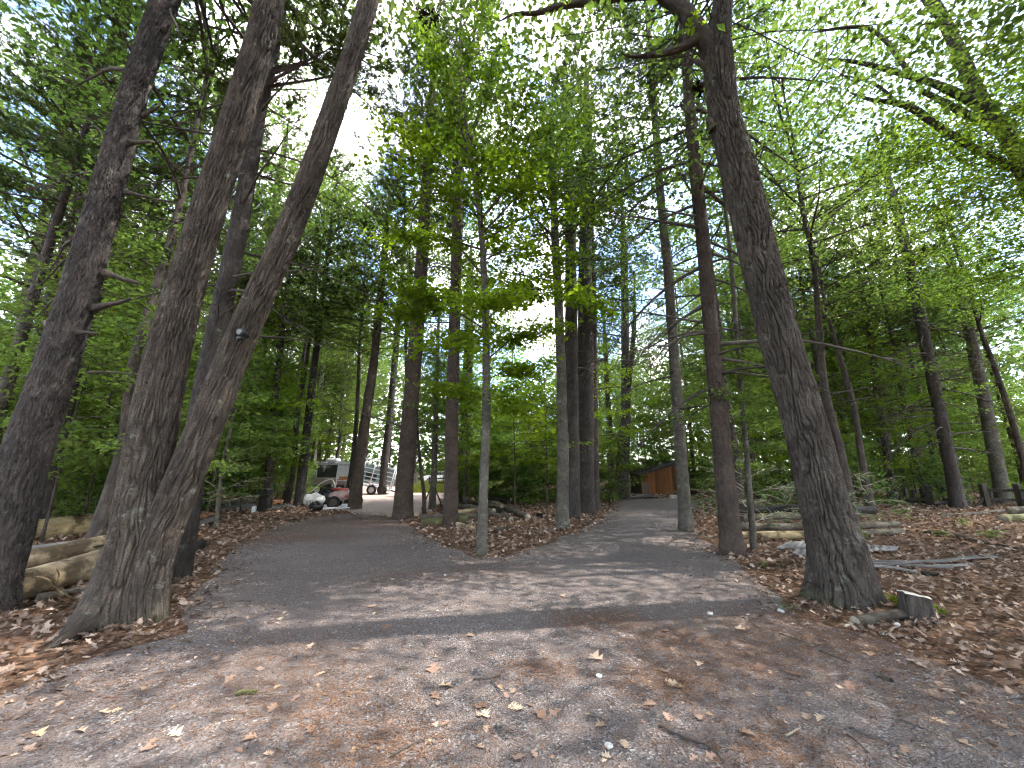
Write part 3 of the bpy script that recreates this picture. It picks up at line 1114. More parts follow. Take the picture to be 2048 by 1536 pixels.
# stubs: photo pixel of the foot, direction in the photo plane and length in metres
for (x, y, dx, dy, ln, far) in [(330, 60, .9, .5, .30, 0), (288, 232, 1, .03, .28, 0), (262, 285, 1, .08, .30, 0), (255, 385, 1, -.3, .28, 0), (290, 135, .05, .9, .30, 0), (290, 65, -1, -.15, .5, .3),
                            (253, 140, -1, .45, 2.2, .3), (235, 178, -1, -.3, .6, .5), (225, 225, -1, .05, .6, .4), (208, 268, -1, .6, .7, .3), (192, 405, -.9, .3, .2, 0), (180, 345, -1, .25, .9, .3), (145, 478, -1, .02, 1.3, .5), (130, 520, -1, .1, 1.1, .6),
                            (190, 618, 1, -.22, .42, .2), (212, 548, 1, -.35, .40, .3), (110, 598, -1, .1, 1.0, .6), (105, 658, -1, .08, .45, .4), (65, 750, -1, -.02, .5, .5), (158, 665, 1, .05, .25, 0), (180, 745, 1, .1, 1.1, .8), (300, 175, .3, -1, .5, -.3), (340, 20, .3, -1, 1.2, -.3)]:
    p, _m = pl(x, y, pAB[1] - .05 + .12 * (far > 0))
    d = Vector((dx, far, dy)).normalized()
    thick = (1.6 if ln < .5 else .5)
    me = STUB[int(g.integers(4))] if ln < .6 else BRANCH[int(g.integers(5))]
    obj('branch', me, pineA, p - pAB, rot=d.to_track_quat('X', 'Z'), scale=(ln, min(ln, .42) * thick if ln < .6 else ln, min(ln, .42) * thick if ln < .6 else ln))

# shaggy pine right behind the twin-stemmed tree
rows_c = [(383, 985, 62), (398, 850, 55), (427, 700, 49), (468, 500, 42), (496, 350, 37), (518, 220, 34), (540, 120, 31), (562, 0, 28)]
pineC, pC, pCB = photo_tree('pine_tree', 'shaggy pine squeezed between and behind the twin stems', 'tree', rows_c, 18, M['pine_bark'], 72, 300,
                            bark_disp('scaly', 53, 22, .12, .016, None, .08), PINE[1], 9.5, 1.0, 'tall pines along the drive', Y=6.6)
put_branches(pineC, pC, pCB, list(np.linspace(4.0, 10.2, 44)), BRANCH, np.random.default_rng(71), .9, 2.7, az=(0, -.6, .5, 2.6, 3.3, .2), thick=.7)

# off-frame oak whose limbs arch in at the upper right
ac = [(2262, 1110, 84), (2215, 900, 74), (2150, 650, 66), (2090, 450, 58), (2048, 335, 50), (2010, 268, 46), (1962, 200, 42), (1925, 120, 36), (1888, 40, 30), (1855, -20, 26), (1830, -80, 22)]
oak2, o2C, o2B = photo_tree('oak_tree', 'dark arching oak that leans in at the upper right corner', 'tree', ac, 13, M['dark_bark'], 60, 260, bark_disp('ridge', 61, 20, .2, .014, None, .06), None, r_top=.05)
o2Y = o2B[1]
for s in ([(2048, 345, 28), (2000, 322, 22), (1940, 292, 22), (1880, 255, 20), (1830, 220, 18), (1790, 205, 15), (1745, 200, 10), (1700, 185, 5)],
          [(1965, 215, 32), (1920, 190, 26), (1870, 168, 20), (1810, 150, 16), (1760, 135, 13), (1700, 122, 9), (1640, 118, 5)],
          [(1830, 158, 14), (1800, 120, 13), (1770, 80, 12), (1735, 57, 10), (1690, 55, 8), (1620, 66, 4)],
          [(1985, 250, 24), (1940, 232, 22), (1890, 205, 18), (1840, 180, 14)],
          [(1795, 207, 10), (1760, 175, 8), (1720, 158, 5), (1680, 150, 3)],
          [(1900, 60, 14), (1862, 20, 12), (1840, -10, 10)]):
    limb_part(oak2, o2B, s, o2Y, M['dark_bark'] if s[0][0] != 2048 else M['red_pine_bark'], 12, 50)
EDGECR = broad_crown('edge_crown', 717, 0, 4.6, 3.4, 24, 8200, .10, M['bright_leaf'], M['twig'], trunk_r=.04, spread=.34, flat=.14, e0=-5, e1=55, tilt=.6)
for (z, r_, s_) in ((6.4, .3, .7), (8.6, 2.0, .9)):
    c = at_height(o2C, z)
    obj('crown', EDGECR, oak2, c[:3] - o2B, rot=(0, 0, r_), scale=s_)

# --- pines and other stems in the middle distance: photo outline, height, bark, detail
mid = [
    ('pine_tree', 'straight reddish pine at the drive edge just left of the thick oak', [(1466, 1116, 54), (1460, 1060, 48), (1447, 930, 42), (1436, 800, 37), (1425, 690, 33), (1408, 500, 29), (1390, 330, 26), (1378, 200, 23), (1370, 90, 20)], 21, 'red_pine_bark', 0, 12.5, 64, 260, 30),
    ('pine_tree', 'slimmer grey pine at the right edge of the right-hand drive', [(1373, 1064, 33), (1368, 1000, 28), (1360, 890, 26), (1350, 740, 23), (1337, 560, 20), (1322, 400, 17), (1310, 240, 15), (1302, 120, 13)], 21, 'grey_bark', 1, 13.5, 40, 160, 18),
    ('young_tree', 'thin straight olive-barked young tree between the reddish pine and the oak', [(1509, 1104, 17), (1503, 1040, 14), (1495, 930, 13), (1484, 800, 12), (1472, 650, 10), (1462, 520, 9)], 9, 'grey_bark', 's', 2.2, 20, 80, 3),
    ('pine_tree', 'pine nearest the fork tip beside the log heap', [(901, 1057, 32), (902, 980, 29), (904, 850, 26), (908, 700, 24), (913, 500, 22), (916, 350, 20), (917, 250, 18)], 20, 'red_pine_bark', 2, 11.5, 40, 160, 12),
    ('pine_tree', 'stout pine where the left drive meets the island', [(805, 1040, 44), (808, 985, 38), (816, 880, 34), (826, 760, 31), (838, 600, 28), (848, 450, 24), (858, 280, 20)], 21, 'red_pine_bark', 0, 12.5, 40, 160, 14),
    ('birch_tree', 'mossy pale trunk in front of the pine pair on the right drive', [(1126, 1060, 30), (1125, 1010, 25), (1126, 920, 24), (1124, 800, 21), (1119, 650, 19), (1112, 500, 16), (1105, 350, 13)], 15, 'grey_bark', 'c', 7.5, 36, 160, 6),
    ('pine_tree', 'dark pine of the close pair, on the left', [(1146, 1039, 34), (1145, 980, 31), (1144, 850, 29), (1143, 700, 27), (1142, 550, 24), (1140, 400, 21)], 20, 'pine_bark', 1, 12, 36, 140, 10),
    ('pine_tree', 'dark pine of the close pair, on the right', [(1171, 1032, 42), (1171, 980, 38), (1171, 850, 35), (1171, 700, 33), (1170, 550, 28), (1172, 400, 24), (1174, 260, 20)], 22, 'pine_bark', 2, 12.5, 36, 140, 14),
    ('pine_tree', 'dark stem close behind the right pine of the pair', [(1190, 1022, 22), (1189, 900, 18), (1187, 700, 15), (1186, 560, 13)], 18, 'dark_bark', 1, 11, 20, 90, 6),
    ('maple_tree', 'black-barked leaning maple behind the log heap', [(921, 1003, 32), (926, 940, 26), (931, 850, 22), (936, 720, 20), (940, 580, 17)], 16, 'dark_bark', 'c', 7.5, 24, 110, 4),
    ('pine_tree', 'leaning pine beside the livestock trailer', [(710, 1019, 30), (713, 975, 26), (722, 900, 23), (735, 810, 20), (748, 720, 18), (760, 600, 15)], 18, 'red_pine_bark', 1, 10, 28, 110, 8),
    ('pine_tree', 'slim pine behind the livestock trailer gate', [(764, 990, 17), (770, 920, 16), (780, 830, 14), (790, 720, 13), (800, 600, 11)], 19, 'pine_bark', 0, 11, 18, 90, 6),
    ('pine_tree', 'grey slanting pine beside the white sack', [(597, 1016, 26), (603, 960, 22), (612, 880, 19), (622, 790, 16), (634, 690, 14)], 17, 'pine_bark', 2, 9.5, 24, 100, 6),
    ('pine_tree', 'rust-stained stem in front of the grey camper', [(627, 984, 20), (632, 930, 18), (640, 860, 15), (650, 760, 13)], 17, 'red_pine_bark', 0, 10, 20, 90, 4),
    ('maple_tree', 'dark shaded stem behind the charred post', [(532, 1024, 24), (537, 960, 18), (545, 860, 16), (556, 740, 14)], 14, 'dark_bark', 'c', 7, 20, 90, 3),
    ('young_tree', 'thin bent sapling at the left drive edge', [(432, 1056, 11), (437, 1000, 9), (448, 920, 8), (466, 830, 7), (486, 740, 6), (505, 640, 5)], 7.0, 'grey_bark', 's', 2.0, 12, 70, 2),
    ('pine_tree', 'straight pine just left of the plank shed', [(1247, 1000, 28), (1248, 950, 22), (1251, 850, 20), (1251, 740, 18), (1250, 620, 16), (1248, 500, 14)], 21, 'pine_bark', 2, 12, 28, 120, 10),
    ('maple_tree', 'forked black stem beside the pine left of the shed', [(1236, 996, 24), (1240, 930, 17), (1246, 860, 15), (1258, 760, 12), (1268, 660, 10)], 15, 'dark_bark', 'c', 8, 20, 90, 2),
    ('maple_tree', 'thin dark stem left of the forked black stem', [(1224, 990, 13), (1222, 900, 12), (1216, 800, 11), (1211, 700, 9)], 14, 'dark_bark', 'c', 7.5, 16, 80, 2),
    ('pine_tree', 'pine in front of the rail fence on the right', [(1918, 1022, 42), (1906, 960, 34), (1888, 870, 31), (1868, 770, 29), (1850, 680, 27), (1828, 570, 25), (1806, 470, 22), (1785, 390, 19), (1768, 330, 15)], 15.5, 'pine_bark', 1, 8.6, 40, 170, 22),
    ('maple_tree', 'broad pale trunk behind the rail fence at the right', [(2010, 1012, 44), (2000, 960, 36), (1980, 860, 33), (1960, 760, 30), (1938, 660, 26), (1905, 540, 20)], 17, 'grey_bark', 'c', 7.5, 30, 120, 3),
    ('pine_tree', 'dark slender pine right of the oak, near the fence end', [(1787, 1008, 24), (1778, 940, 19), (1766, 860, 17), (1752, 770, 15), (1742, 690, 13)], 17, 'dark_bark', 0, 9.5, 20, 100, 7),
    ('pine_tree', 'dark slanting stem seen past the oak, left of the slender pine', [(1738, 990, 24), (1724, 920, 20), (1708, 840, 18), (1690, 760, 15), (1676, 690, 13)], 17, 'dark_bark', 2, 10, 20, 100, 6),
    ('maple_tree', 'brown stem just past the oak on its right', [(1704, 985, 20), (1694, 910, 18), (1680, 820, 15), (1664, 730, 13)], 15, 'red_pine_bark', 'c', 8, 18, 90, 2),
    ('young_tree', 'green-grey stem propped by three leaning boards', [(864, 1020, 16), (867, 960, 13), (870, 880, 11), (873, 780, 9), (876, 680, 7)], 10, 'grey_bark', 's', 3.4, 16, 80, 2),
    ('pine_tree', 'dim stem in the woods left of the big left pine', [(-40, 1010, 40), (-10, 900, 34), (25, 740, 30), (60, 560, 26), (105, 360, 22), (135, 200, 18)], 15, 'pine_bark', 0, 8.5, 24, 100, 10),
    ('maple_tree', 'grey stem between the big left pine and the twin stems, by the logs', [(184, 1004, 18), (192, 930, 15), (206, 830, 13), (224, 720, 11), (243, 620, 10)], 11, 'grey_bark', 'c', 5.5, 18, 80, 3),
    ('maple_tree', 'mossy grey stem touching the twin tree on its left', [(214, 1010, 26), (226, 930, 20), (242, 830, 17), (262, 700, 15), (285, 560, 12)], 13, 'grey_bark', 'c', 6.5, 20, 90, 3),
    ('pine_tree', 'tall pine glimpsed between the left pine and twin stems near the top', [(250, 985, 26), (275, 850, 22), (315, 650, 19), (355, 450, 16), (400, 250, 13), (430, 120, 11)], 19, 'pine_bark', 1, 10.5, 20, 100, 12),
    ('pine_tree', 'pine seen just right of the slanting twin stem', [(470, 1000, 26), (482, 900, 22), (500, 760, 20), (522, 600, 18), (545, 440, 16), (568, 300, 13)], 20, 'pine_bark', 2, 11, 24, 100, 12),
    ('birch_tree', 'white-barked birch stem in the greenery left of the camper', [(622, 985, 14), (630, 880, 12), (642, 760, 11), (655, 660, 9), (662, 600, 8)], 12, 'pale_birch', 's', 4.5, 16, 80, 2),
    ('young_tree', 'bare forked sapling in front of the sunlit clearing', [(848, 1032, 9), (848, 990, 8), (843, 950, 7), (838, 900, 6), (834, 840, 4)], 5.5, 'dark_bark', 's', 3.0, 12, 60, 2),
]
M['pale_birch'] = bark_mat('pale_birch', (.25, .24, .22), (.45, .44, .41), (.6, .59, .56), 10, 2.5, .002, 0.2)
MIDSTEM = {}
for k, (nm, lb, spec, hh, bk, cr, cz, ns, nr, nbr) in enumerate(mid):
    crown, cs = None, 1.0
    if cr == 's':
        crown, cs, cz2 = SAPLING[k % 4], .62, cz - 1.0
    elif cr == 'c':
        crown, cs, cz2 = CANOPY[k % 3], .62, cz
    else:
        crown, cs, cz2 = PINE[cr], .82, None
    dsp = None
    if ns >= 36:
        dsp = bark_disp('scaly', 80 + k, 18, .13, .014, (.18, .2, 4, k), .05)
    elif ns >= 20:
        dsp = bark_disp('scaly', 80 + k, 12, .15, .011, (.2, .2, 3, k), .06)
    t, C, base = photo_tree(nm, lb, 'tree', spec, hh, M[bk], ns, nr, dsp, crown, cz2, cs, 'trees in the middle distance')
    MIDSTEM[k] = (t, C, base)
    if nbr:
        z0 = min(3.0, cz * .35)
        put_branches(t, C, base, list(np.sort(np.random.default_rng(900 + k).uniform(z0, cz + .5, nbr))), BRANCH, np.random.default_rng(950 + k), .7, 2.3 if nm == 'pine_tree' else 1.2)
# long dead boughs that sweep down to the left of the reddish pine, and its dark leaf nest
tE, CE, bE = MIDSTEM[0]
put_branches(tE, CE, bE, list(np.linspace(3.4, 11.5, 26)), BRANCH, np.random.default_rng(77), 1.6, 3.4, az=(3.0, 3.5, 2.6, .3, -.3), el=(-38, -4))
tX, CXr, bX = MIDSTEM[19]
put_branches(tX, CXr, bX, list(np.linspace(2.6, 8.6, 22)), BRANCH, np.random.default_rng(78), 1.6, 3.2, az=(3.1, 0, -.4, 3.6), el=(-30, 0))

# --- the light-green young maple on the tip of the island
h_rows = [(963, 1112, 25), (964, 1070, 21), (968, 960, 19), (972, 850, 18), (973, 740, 16), (970, 600, 14), (964, 480, 12), (955, 400, 10), (940, 300, 8), (925, 200, 6), (915, 120, 4)]
young, hC, hB = photo_tree('maple_tree', 'slender spotted maple with glowing yellow-green leaves on the island tip', 'tree', h_rows, None, M['grey_bark'], 40, 260, bark_disp('scaly', 65, 14, .1, .004, (.3, .14, 3, 1.0), .06))
gC = np.random.default_rng(13)
cr = Crown()
segs = []
# boughs read off the photograph: foot on the stem, tip
for (x0, y0, x1, y1, dy) in [(962, 470, 1110, 372, .8), (966, 440, 830, 390, -.9), (970, 520, 1080, 495, -1.2), (972, 560, 850, 480, 1.0), (972, 640, 1150, 520, .6), (972, 660, 800, 560, -.5), (973, 700, 880, 690, -1.6),
                             (973, 720, 1100, 660, 1.3), (958, 420, 760, 230, .3), (955, 400, 1060, 180, -.6), (948, 350, 1160, 250, .9), (945, 330, 870, 120, -.3), (938, 300, 1010, 80, .6), (930, 230, 820, 60, .4), (925, 200, 960, 20, -.4),
                             (966, 500, 770, 480, 1.5), (966, 480, 1210, 430, -.4), (970, 590, 1190, 600, -1.0), (970, 600, 770, 640, .6), (973, 760, 1050, 740, .4), (973, 800, 900, 780, .8), (973, 780, 1060, 850, -.6), (964, 460, 950, 330, -2.0), (968, 530, 985, 450, 2.2), (972, 650, 960, 600, -2.2), (972, 610, 975, 560, 2.4),
                             (950, 360, 1020, 320, -1.6), (940, 310, 880, 280, 1.7), (960, 440, 1140, 300, 1.8), (960, 440, 800, 300, -1.7)]:
    p0, _m = pl(x0, y0, hB[1])
    p1, _m = pl(x1, y1, hB[1] + dy)
    mid_ = (p0 + p1) / 2 + np.array([0, 0, .10 * np.linalg.norm(p1 - p0)]) + gC.normal(0, .08, 3)
    path = spline([p0, mid_, p1], 9)
    ln = np.linalg.norm(p1 - p0)
    cr.limb(path, .010 + .006 * ln, .004, 6)
    segs.append((path[3:], 1.0))
    for s in range(int(6 + ln * 3.5)):
        t_ = gC.uniform(.2, 1) * 8
        a = min(7, int(t_))
        p = path[a] + (path[a + 1] - path[a]) * (t_ - a)
        tang = path[a + 1] - path[a]
        tang /= np.linalg.norm(tang)
        side = np.cross(tang, [0, 0, 1.])
        dd = tang * .5 + side * (1 if s % 2 else -1) * .8 + np.array([0, 0, gC.normal(.05, .15)])
        sub = curve_path(p, dd, gC.uniform(.45, 1.05), 4, -.03, .12, gC)
        cr.limb(sub, .0055, .0025, 3)
        segs.append((sub, 1.4))
W = np.array([np.sum(np.linalg.norm(np.diff(p, axis=0), axis=1)) * w for p, w in segs])
W = W * np.array([1.0 + .8 * (np.mean(p[:, 2]) < 6.0) for p, w in segs])
cnt = gC.multinomial(14500, W / W.sum())
for (p, w), m_ in zip(segs, cnt):
    t_ = gC.uniform(.05, 1, m_) * (len(p) - 1)
    a = np.minimum(t_.astype(int), len(p) - 2)
    q = p[a] + (p[a + 1] - p[a]) * (t_ - a)[:, None]
    cr.P.append(q + np.stack([gC.normal(0, .16, m_), gC.normal(0, .16, m_), gC.normal(-.02, .06, m_)], 1) - hB)
for k in range(len(cr.mb.v)):
    cr.mb.v[k] = cr.mb.v[k] - hB
obj('crown', cr.finish('young_maple_crown', gC, M['bright_leaf'], M['twig'], .125, .62, .45), young)

# --- trees further back, each one placed by itself
def plain_stem(seed, h, r, mat, wob=.25, ns=12):
    g = np.random.default_rng(seed)
    z = np.linspace(-.15, h, 9)
    x, y = np.cumsum(g.normal(0, wob * .4, 9)) * .5, np.cumsum(g.normal(0, wob * .4, 9)) * .5
    rr = r * (1 - z / h * .82)
    rr[0] *= 1.35
    rr[1] *= 1.02
    me, C = stem_mesh('trunk', np.stack([x - x[0], y - y[0], z, rr], 1), ns, 60, mat, bark_disp('scaly', seed, 10, .15, r * .05, None, .06))
    return me, C


PSTEM = [plain_stem(1000 + k, 21, (.17, .21, .15)[k], M[('pine_bark', 'red_pine_bark', 'dark_bark')[k]], .12) for k in range(3)]
BSTEM = [plain_stem(1010 + k, 17, (.16, .20, .13)[k], M[('dark_bark', 'grey_bark', 'dark_bark')[k]], .3) for k in range(3)]
SSTEM = [plain_stem(1020 + k, (6.4, 7.4, 5.1, 8.1)[k], .032, M[('grey_bark', 'dark_bark')[k % 2]], .12, 7) for k in range(4)]
QSTEM = [plain_stem(1030 + k, (1.5, 1.1, 2.1)[k], .014, M['twig'], .08, 5) for k in range(3)]

taken = [(b[0], b[1], 1.1) for (_, _, b) in MIDSTEM.values()]


BANDS = [(0, 'beyond the left edge of the picture'), (100, 'behind the big left pine'), (260, 'between the big left pine and the twin stems'), (420, 'behind the twin stems'), (530, 'between the twin stems and the charred stump'),
         (640, 'behind the white sack'), (780, 'behind the camper and trailer'), (905, 'beyond the sunlit clearing'), (1010, 'behind the log heap'), (1120, 'between the log heap and the pine pair'), (1230, 'behind the close pine pair'),
         (1380, 'behind the plank shed'), (1480, 'behind the reddish pine'), (1600, 'behind the log stack left of the oak'), (1700, 'behind the thick oak'), (1820, 'just right of the oak'), (1930, 'around the pine before the rail fence'),
         (2048, 'behind the rail fence at the right edge'), (1e9, 'beyond the right edge of the picture')]
ORD = ['nearest one', 'second nearest', 'third nearest', 'fourth nearest', 'fifth nearest', 'sixth nearest', 'seventh nearest', 'eighth nearest', 'ninth nearest', 'tenth nearest', 'eleventh nearest', 'twelfth nearest']
REG = {}


def register(o, phrase):
    """Name each background plant by the landmark it stands behind and its order from the camera."""
    q = np.array(o.location)
    px, py, dz = project((q[0], q[1], .3))
    band = 'added unseen behind or beside the photographer' if dz < 1 else next(t for lim, t in BANDS if px < lim)
    REG.setdefault((phrase, band), []).append((float(np.hypot(q[0], q[1])), o))
    return o


def free(x, y, gap, kind):
    if min(poly_signed(np.array([x]), np.array([y]), ROAD)[0], poly_signed(np.array([x]), np.array([y]), CLEARING)[0]) < (.9 if kind != 'canopy' else 1.6):
        return False
    px, py, dz = project((x, y, .3))
    if dz > 0:
        if 600 < px < 905 and y < (30 if px < 715 else 48):
            return False
        if 1255 < px < 1420 and y < 27:
            return False
        if px < 240 and y < 10.5:
            return False
        if 430 < px <= 600 and y < (22 if kind != 'sapling' else 17):
            return False
        if 240 <= px < 430 and y < 9.5:
            return False
        if 800 < px < 1250 and y < (17.5 if kind in ('sapling', 'shrub') else 22):
            return False
        if px > 1500 and y < (16.5 if kind == 'shrub' else 18.5):
            return False
        if 1420 <= px <= 1500 and y < 13:
            return False
    if kind in ('canopy', 'pine') and 22 < y < 47 and -9 < x < 7:
        return False
    return all((x - a) ** 2 + (y - b) ** 2 > (gap + r * .3) ** 2 for a, b, r in taken)


def scatter(kind, count, ylo, yhi, gap, wide, g, build):
    made = tries = 0
    while made < count and tries < count * 60:
        tries += 1
        y = ylo + (yhi - ylo) * g.uniform() ** .8
        x = g.uniform(-1, 1) * (wide * y + 3)
        if not free(x, y, gap, kind):
            continue
        taken.append((x, y, gap))
        build(x, y, made, g)
        made += 1
    return made


def build_pine(x, y, k, g):
    v = int(g.integers(3))
    px = project((x, y, 0))[0]
    s = g.uniform(.85, 1.15)
    t = register(thing('pine_tree', 'slim straight pine', 'tree', (x, y, gz((x, y))), 'background pines', g.uniform(0, 6.28), s), 'slim straight pine')
    obj('trunk', PSTEM[v][0], t)
    C = PSTEM[v][1]
    z = g.uniform(9, 11.5)
    obj('crown', PINE[int(g.integers(3))], t, at_height(C, z)[:3], rot=(0, 0, g.uniform(0, 6.28)), scale=.85)
    if y < 28:
        put_branches(t, C, np.zeros(3), list(g.uniform(2.5, z, 12)), BRANCH, g, .8, 2.4)


def build_canopy(x, y, k, g):
    v = int(g.integers(3))
    px = project((x, y, 0))[0]
    t = register(thing('maple_tree', 'tall leafy tree', 'tree', (x, y, gz((x, y))), 'background leafy trees', g.uniform(0, 6.28), g.uniform(.85, 1.2)), 'tall leafy tree')
    obj('trunk', BSTEM[v][0], t)
    z = g.uniform(4.5, 7.0)
    obj('crown', CANOPY[int(g.integers(3))], t, at_height(BSTEM[v][1], z)[:3], rot=(0, 0, g.uniform(0, 6.28)))


def build_light(x, y, k, g):
    v = int(g.integers(3))
    px = project((x, y, 0))[0]
    t = register(thing('maple_tree', 'fine-leaved fresh-green maple', 'tree', (x, y, gz((x, y))), 'light-leaved maples', g.uniform(0, 6.28), g.uniform(.85, 1.1)), 'fine-leaved fresh-green maple')
    obj('trunk', BSTEM[v][0], t)
    obj('crown', LIGHT[k % 2], t, at_height(BSTEM[v][1], g.uniform(3.6, 5.0))[:3], rot=(0, 0, g.uniform(0, 6.28)))


def build_high(x, y, k, g):
    px = project((x, y, 0))[0]
    t = register(thing('maple_tree', 'slim maple with high crown', 'tree', (x, y, gz((x, y))), 'high-crowned maples', g.uniform(0, 6.28), 1.0), 'slim maple with high crown')
    obj('trunk', BSTEM[2][0], t)
    obj('crown', LIGHT[k % 2], t, at_height(BSTEM[2][1], g.uniform(7.0, 8.5))[:3], rot=(0, 0, g.uniform(0, 6.28)), scale=.95)


def build_bright(x, y, k, g):
    v = k % 2
    t = register(thing('young_tree', 'glowing yellow-green sapling', 'sapling', (x, y, gz((x, y))), 'yellow-green saplings', g.uniform(0, 6.28), g.uniform(.85, 1.1)), 'glowing yellow-green sapling')
    obj('trunk', SSTEM[3][0], t)
    obj('crown', BRIGHT[v], t)


def build_sapling(x, y, k, g):
    v = int(g.integers(4))
    px = project((x, y, 0))[0]
    t = register(thing('young_tree', 'leafy layered sapling', 'sapling', (x, y, gz((x, y))), 'understory saplings', g.uniform(0, 6.28), g.uniform(.7, 1.2)), 'leafy layered sapling')
    obj('trunk', SSTEM[v][0], t)
    obj('crown', SAPLING[v], t)


def build_shrub(x, y, k, g):
    v = int(g.integers(3))
    px = project((x, y, 0))[0]
    t = register(thing('shrub', 'low green bush', 'shrub', (x, y, gz((x, y))), 'low bushes', g.uniform(0, 6.28), g.uniform(.8, 1.3)), 'low green bush')
    obj('stem', QSTEM[v][0], t)
    obj('crown', SHRUB[v], t)


gS = np.random.default_rng(2024)
scatter('canopy', 28, 15, 58, 2.9, 1.15, gS, build_canopy)
scatter('pine', 30, 14, 55, 2.2, 1.2, gS, build_pine)
scatter('sapling', 130, 11, 46, 1.2, 1.25, gS, build_sapling)
scatter('shrub', 90, 10, 34, .9, 1.25, gS, build_shrub)

for k, (px, Y, kind) in enumerate([(500, 15.5, 's'), (548, 18, 's'), (585, 23, 's'), (520, 24, 'p'), (604, 30, 'p'), (672, 34, 'p'), (640, 37, 'c'), (700, 40, 'c'), (745, 52, 'p'), (790, 54, 'c'), (840, 55, 'p'), (880, 56, 'c'), (560, 20.5, 's'), (470, 21, 's'), (615, 33, 's'), (690, 33, 's'), (150, 9.6, 'p'), (330, 12.5, 'p'), (60, 13, 'p'), (230, 16, 'p'), (420, 15, 'p'), (20, 9.0, 'p'), (1640, 20, 'p'), (1830, 24, 'p'), (1990, 21, 'p'), (1560, 24, 'p'), (70, 9.8, 's'), (165, 9.2, 's'), (300, 9.0, 's'), (235, 11, 's'), (20, 12, 'l'), (300, 18, 'l'), (180, 22, 'l'), (640, 29, 'l'), (690, 30, 'l'), (575, 25, 'l'), (1610, 20.5, 'l'), (1690, 23, 'l'), (1760, 27, 'l'), (1480, 20, 'l'), (450, 18, 'l'), (740, 53, 'l'), (1030, 26, 's'), (1090, 24, 's'), (980, 23, 's'), (1180, 25, 's'), (940, 26, 's'), (1130, 28, 's'), (1215, 29, 's'), (1420, 28, 'l'), (1652, 11.8, 'h'), (1442, 12.6, 'h'), (815, 18.5, 'h'), (904, 16.5, 'h'), (716, 19.5, 'h'), (1990, 17, 'h'), (262, 8.6, 'h'), (150, 15, 'l'), (604, 19, 'h'), (1030, 15.6, 'b'), (1088, 17.2, 'b'), (936, 18.2, 'b'), (876, 20, 'b'), (1205, 19.5, 'b'), (566, 18.5, 'b'), (520, 16.2, 'b'), (612, 29, 'b'), (668, 31, 'b'), (1560, 17.5, 'b'), (1740, 19, 'b'), (250, 13, 'b'), (130, 12, 'b'), (1330, 29, 'b'), (1385, 30, 'b'), (1688, 15.6, 'h'), (600, 21.5, 'h'), (1800, 20, 'h'), (690, 34, 'h')]):
    x = (px - CX) / F * Y * 1.03
    {'s': build_sapling, 'p': build_pine, 'c': build_canopy, 'l': build_light, 'h': build_high, 'b': build_bright}[kind](x, Y, k, gS)
# unseen trees added outside the picture to shade the drive
for k, (x, y, kind) in enumerate([(9.5, -2.5, 'c'), (14.5, 3, 'p'), (8.5, -7.5, 'p'), (16, -2, 'c'), (-9, -3, 'c'), (-11, 3, 'p'), (-6, -8, 'c'), (4, -9, 'c'), (20, 6, 'p'), (24, 9, 'c')]):
    (build_canopy if kind == 'c' else build_pine)(x, y, k, gS)
    
LOOSE = broad_crown('loose_crown', 733, 0, 7.0, 5.0, 30, 15000, .115, M['oak_leaf'], M['twig'], trunk_r=.06, spread=.5, flat=.2, e0=-5, e1=60, tilt=.6)  # crown of the oaks added outside the view to shade the foreground
for k, (x, y, z, s, lb) in enumerate([(12.6, 4.6, 7.6, 1.0, 'leafy oak added for shade just outside the right edge of the picture'), (10.0, 1.0, 7.0, 1.1, 'leafy oak added for shade to the right of the photographer'), (18.0, 10.0, 7.5, 1.0, 'leafy oak added for shade beyond the right edge near the fence'), (5.6, -1.6, 9.0, 1.0, 'leafy oak added for shade just behind the photographer')]):
    t = thing('oak_tree', lb, 'tree', (x, y, gz((x, y))), None, k * 1.7)
    obj('trunk', BSTEM[1][0], t)
    obj('crown', LOOSE, t, at_height(BSTEM[1][1], z)[:3], scale=s)
# the far wood that closes the view, one mass
gF = np.random.default_rng(77)
nF = 74000
az = gF.uniform(-1.15, 1.15, nF)
rad = gF.uniform(58, 84, nF)
hh = 23 * (.65 + .55 * vnoise(az * 16, 0, 0, 8))
zz = gF.uniform(0, 1, nF) ** 1.15 * hh
P = np.stack([np.sin(az) * rad, np.cos(az) * rad, zz], 1)
keep = vnoise(P[:, 0] * .35, P[:, 1] * .35, P[:, 2] * .5, 12) > .30
P = P[keep]
V, T = leaf_cloud(gF, P, .75, .7, .8)
cl = vnoise(P[:, 0] * .3, P[:, 1] * .3, P[:, 2] * .4, 14)
forest = obj('forest', make_mesh('forest', V, [(T, 0)], [M['canopy_leaf']], False, fattr={'v': np.repeat(np.clip(cl + gF.normal(0, .15, len(P)), 0, 1), 2)}), kind='stuff')
forest['label'] = 'far wall of leafy woods beyond the trees'
forest['category'] = 'woods'

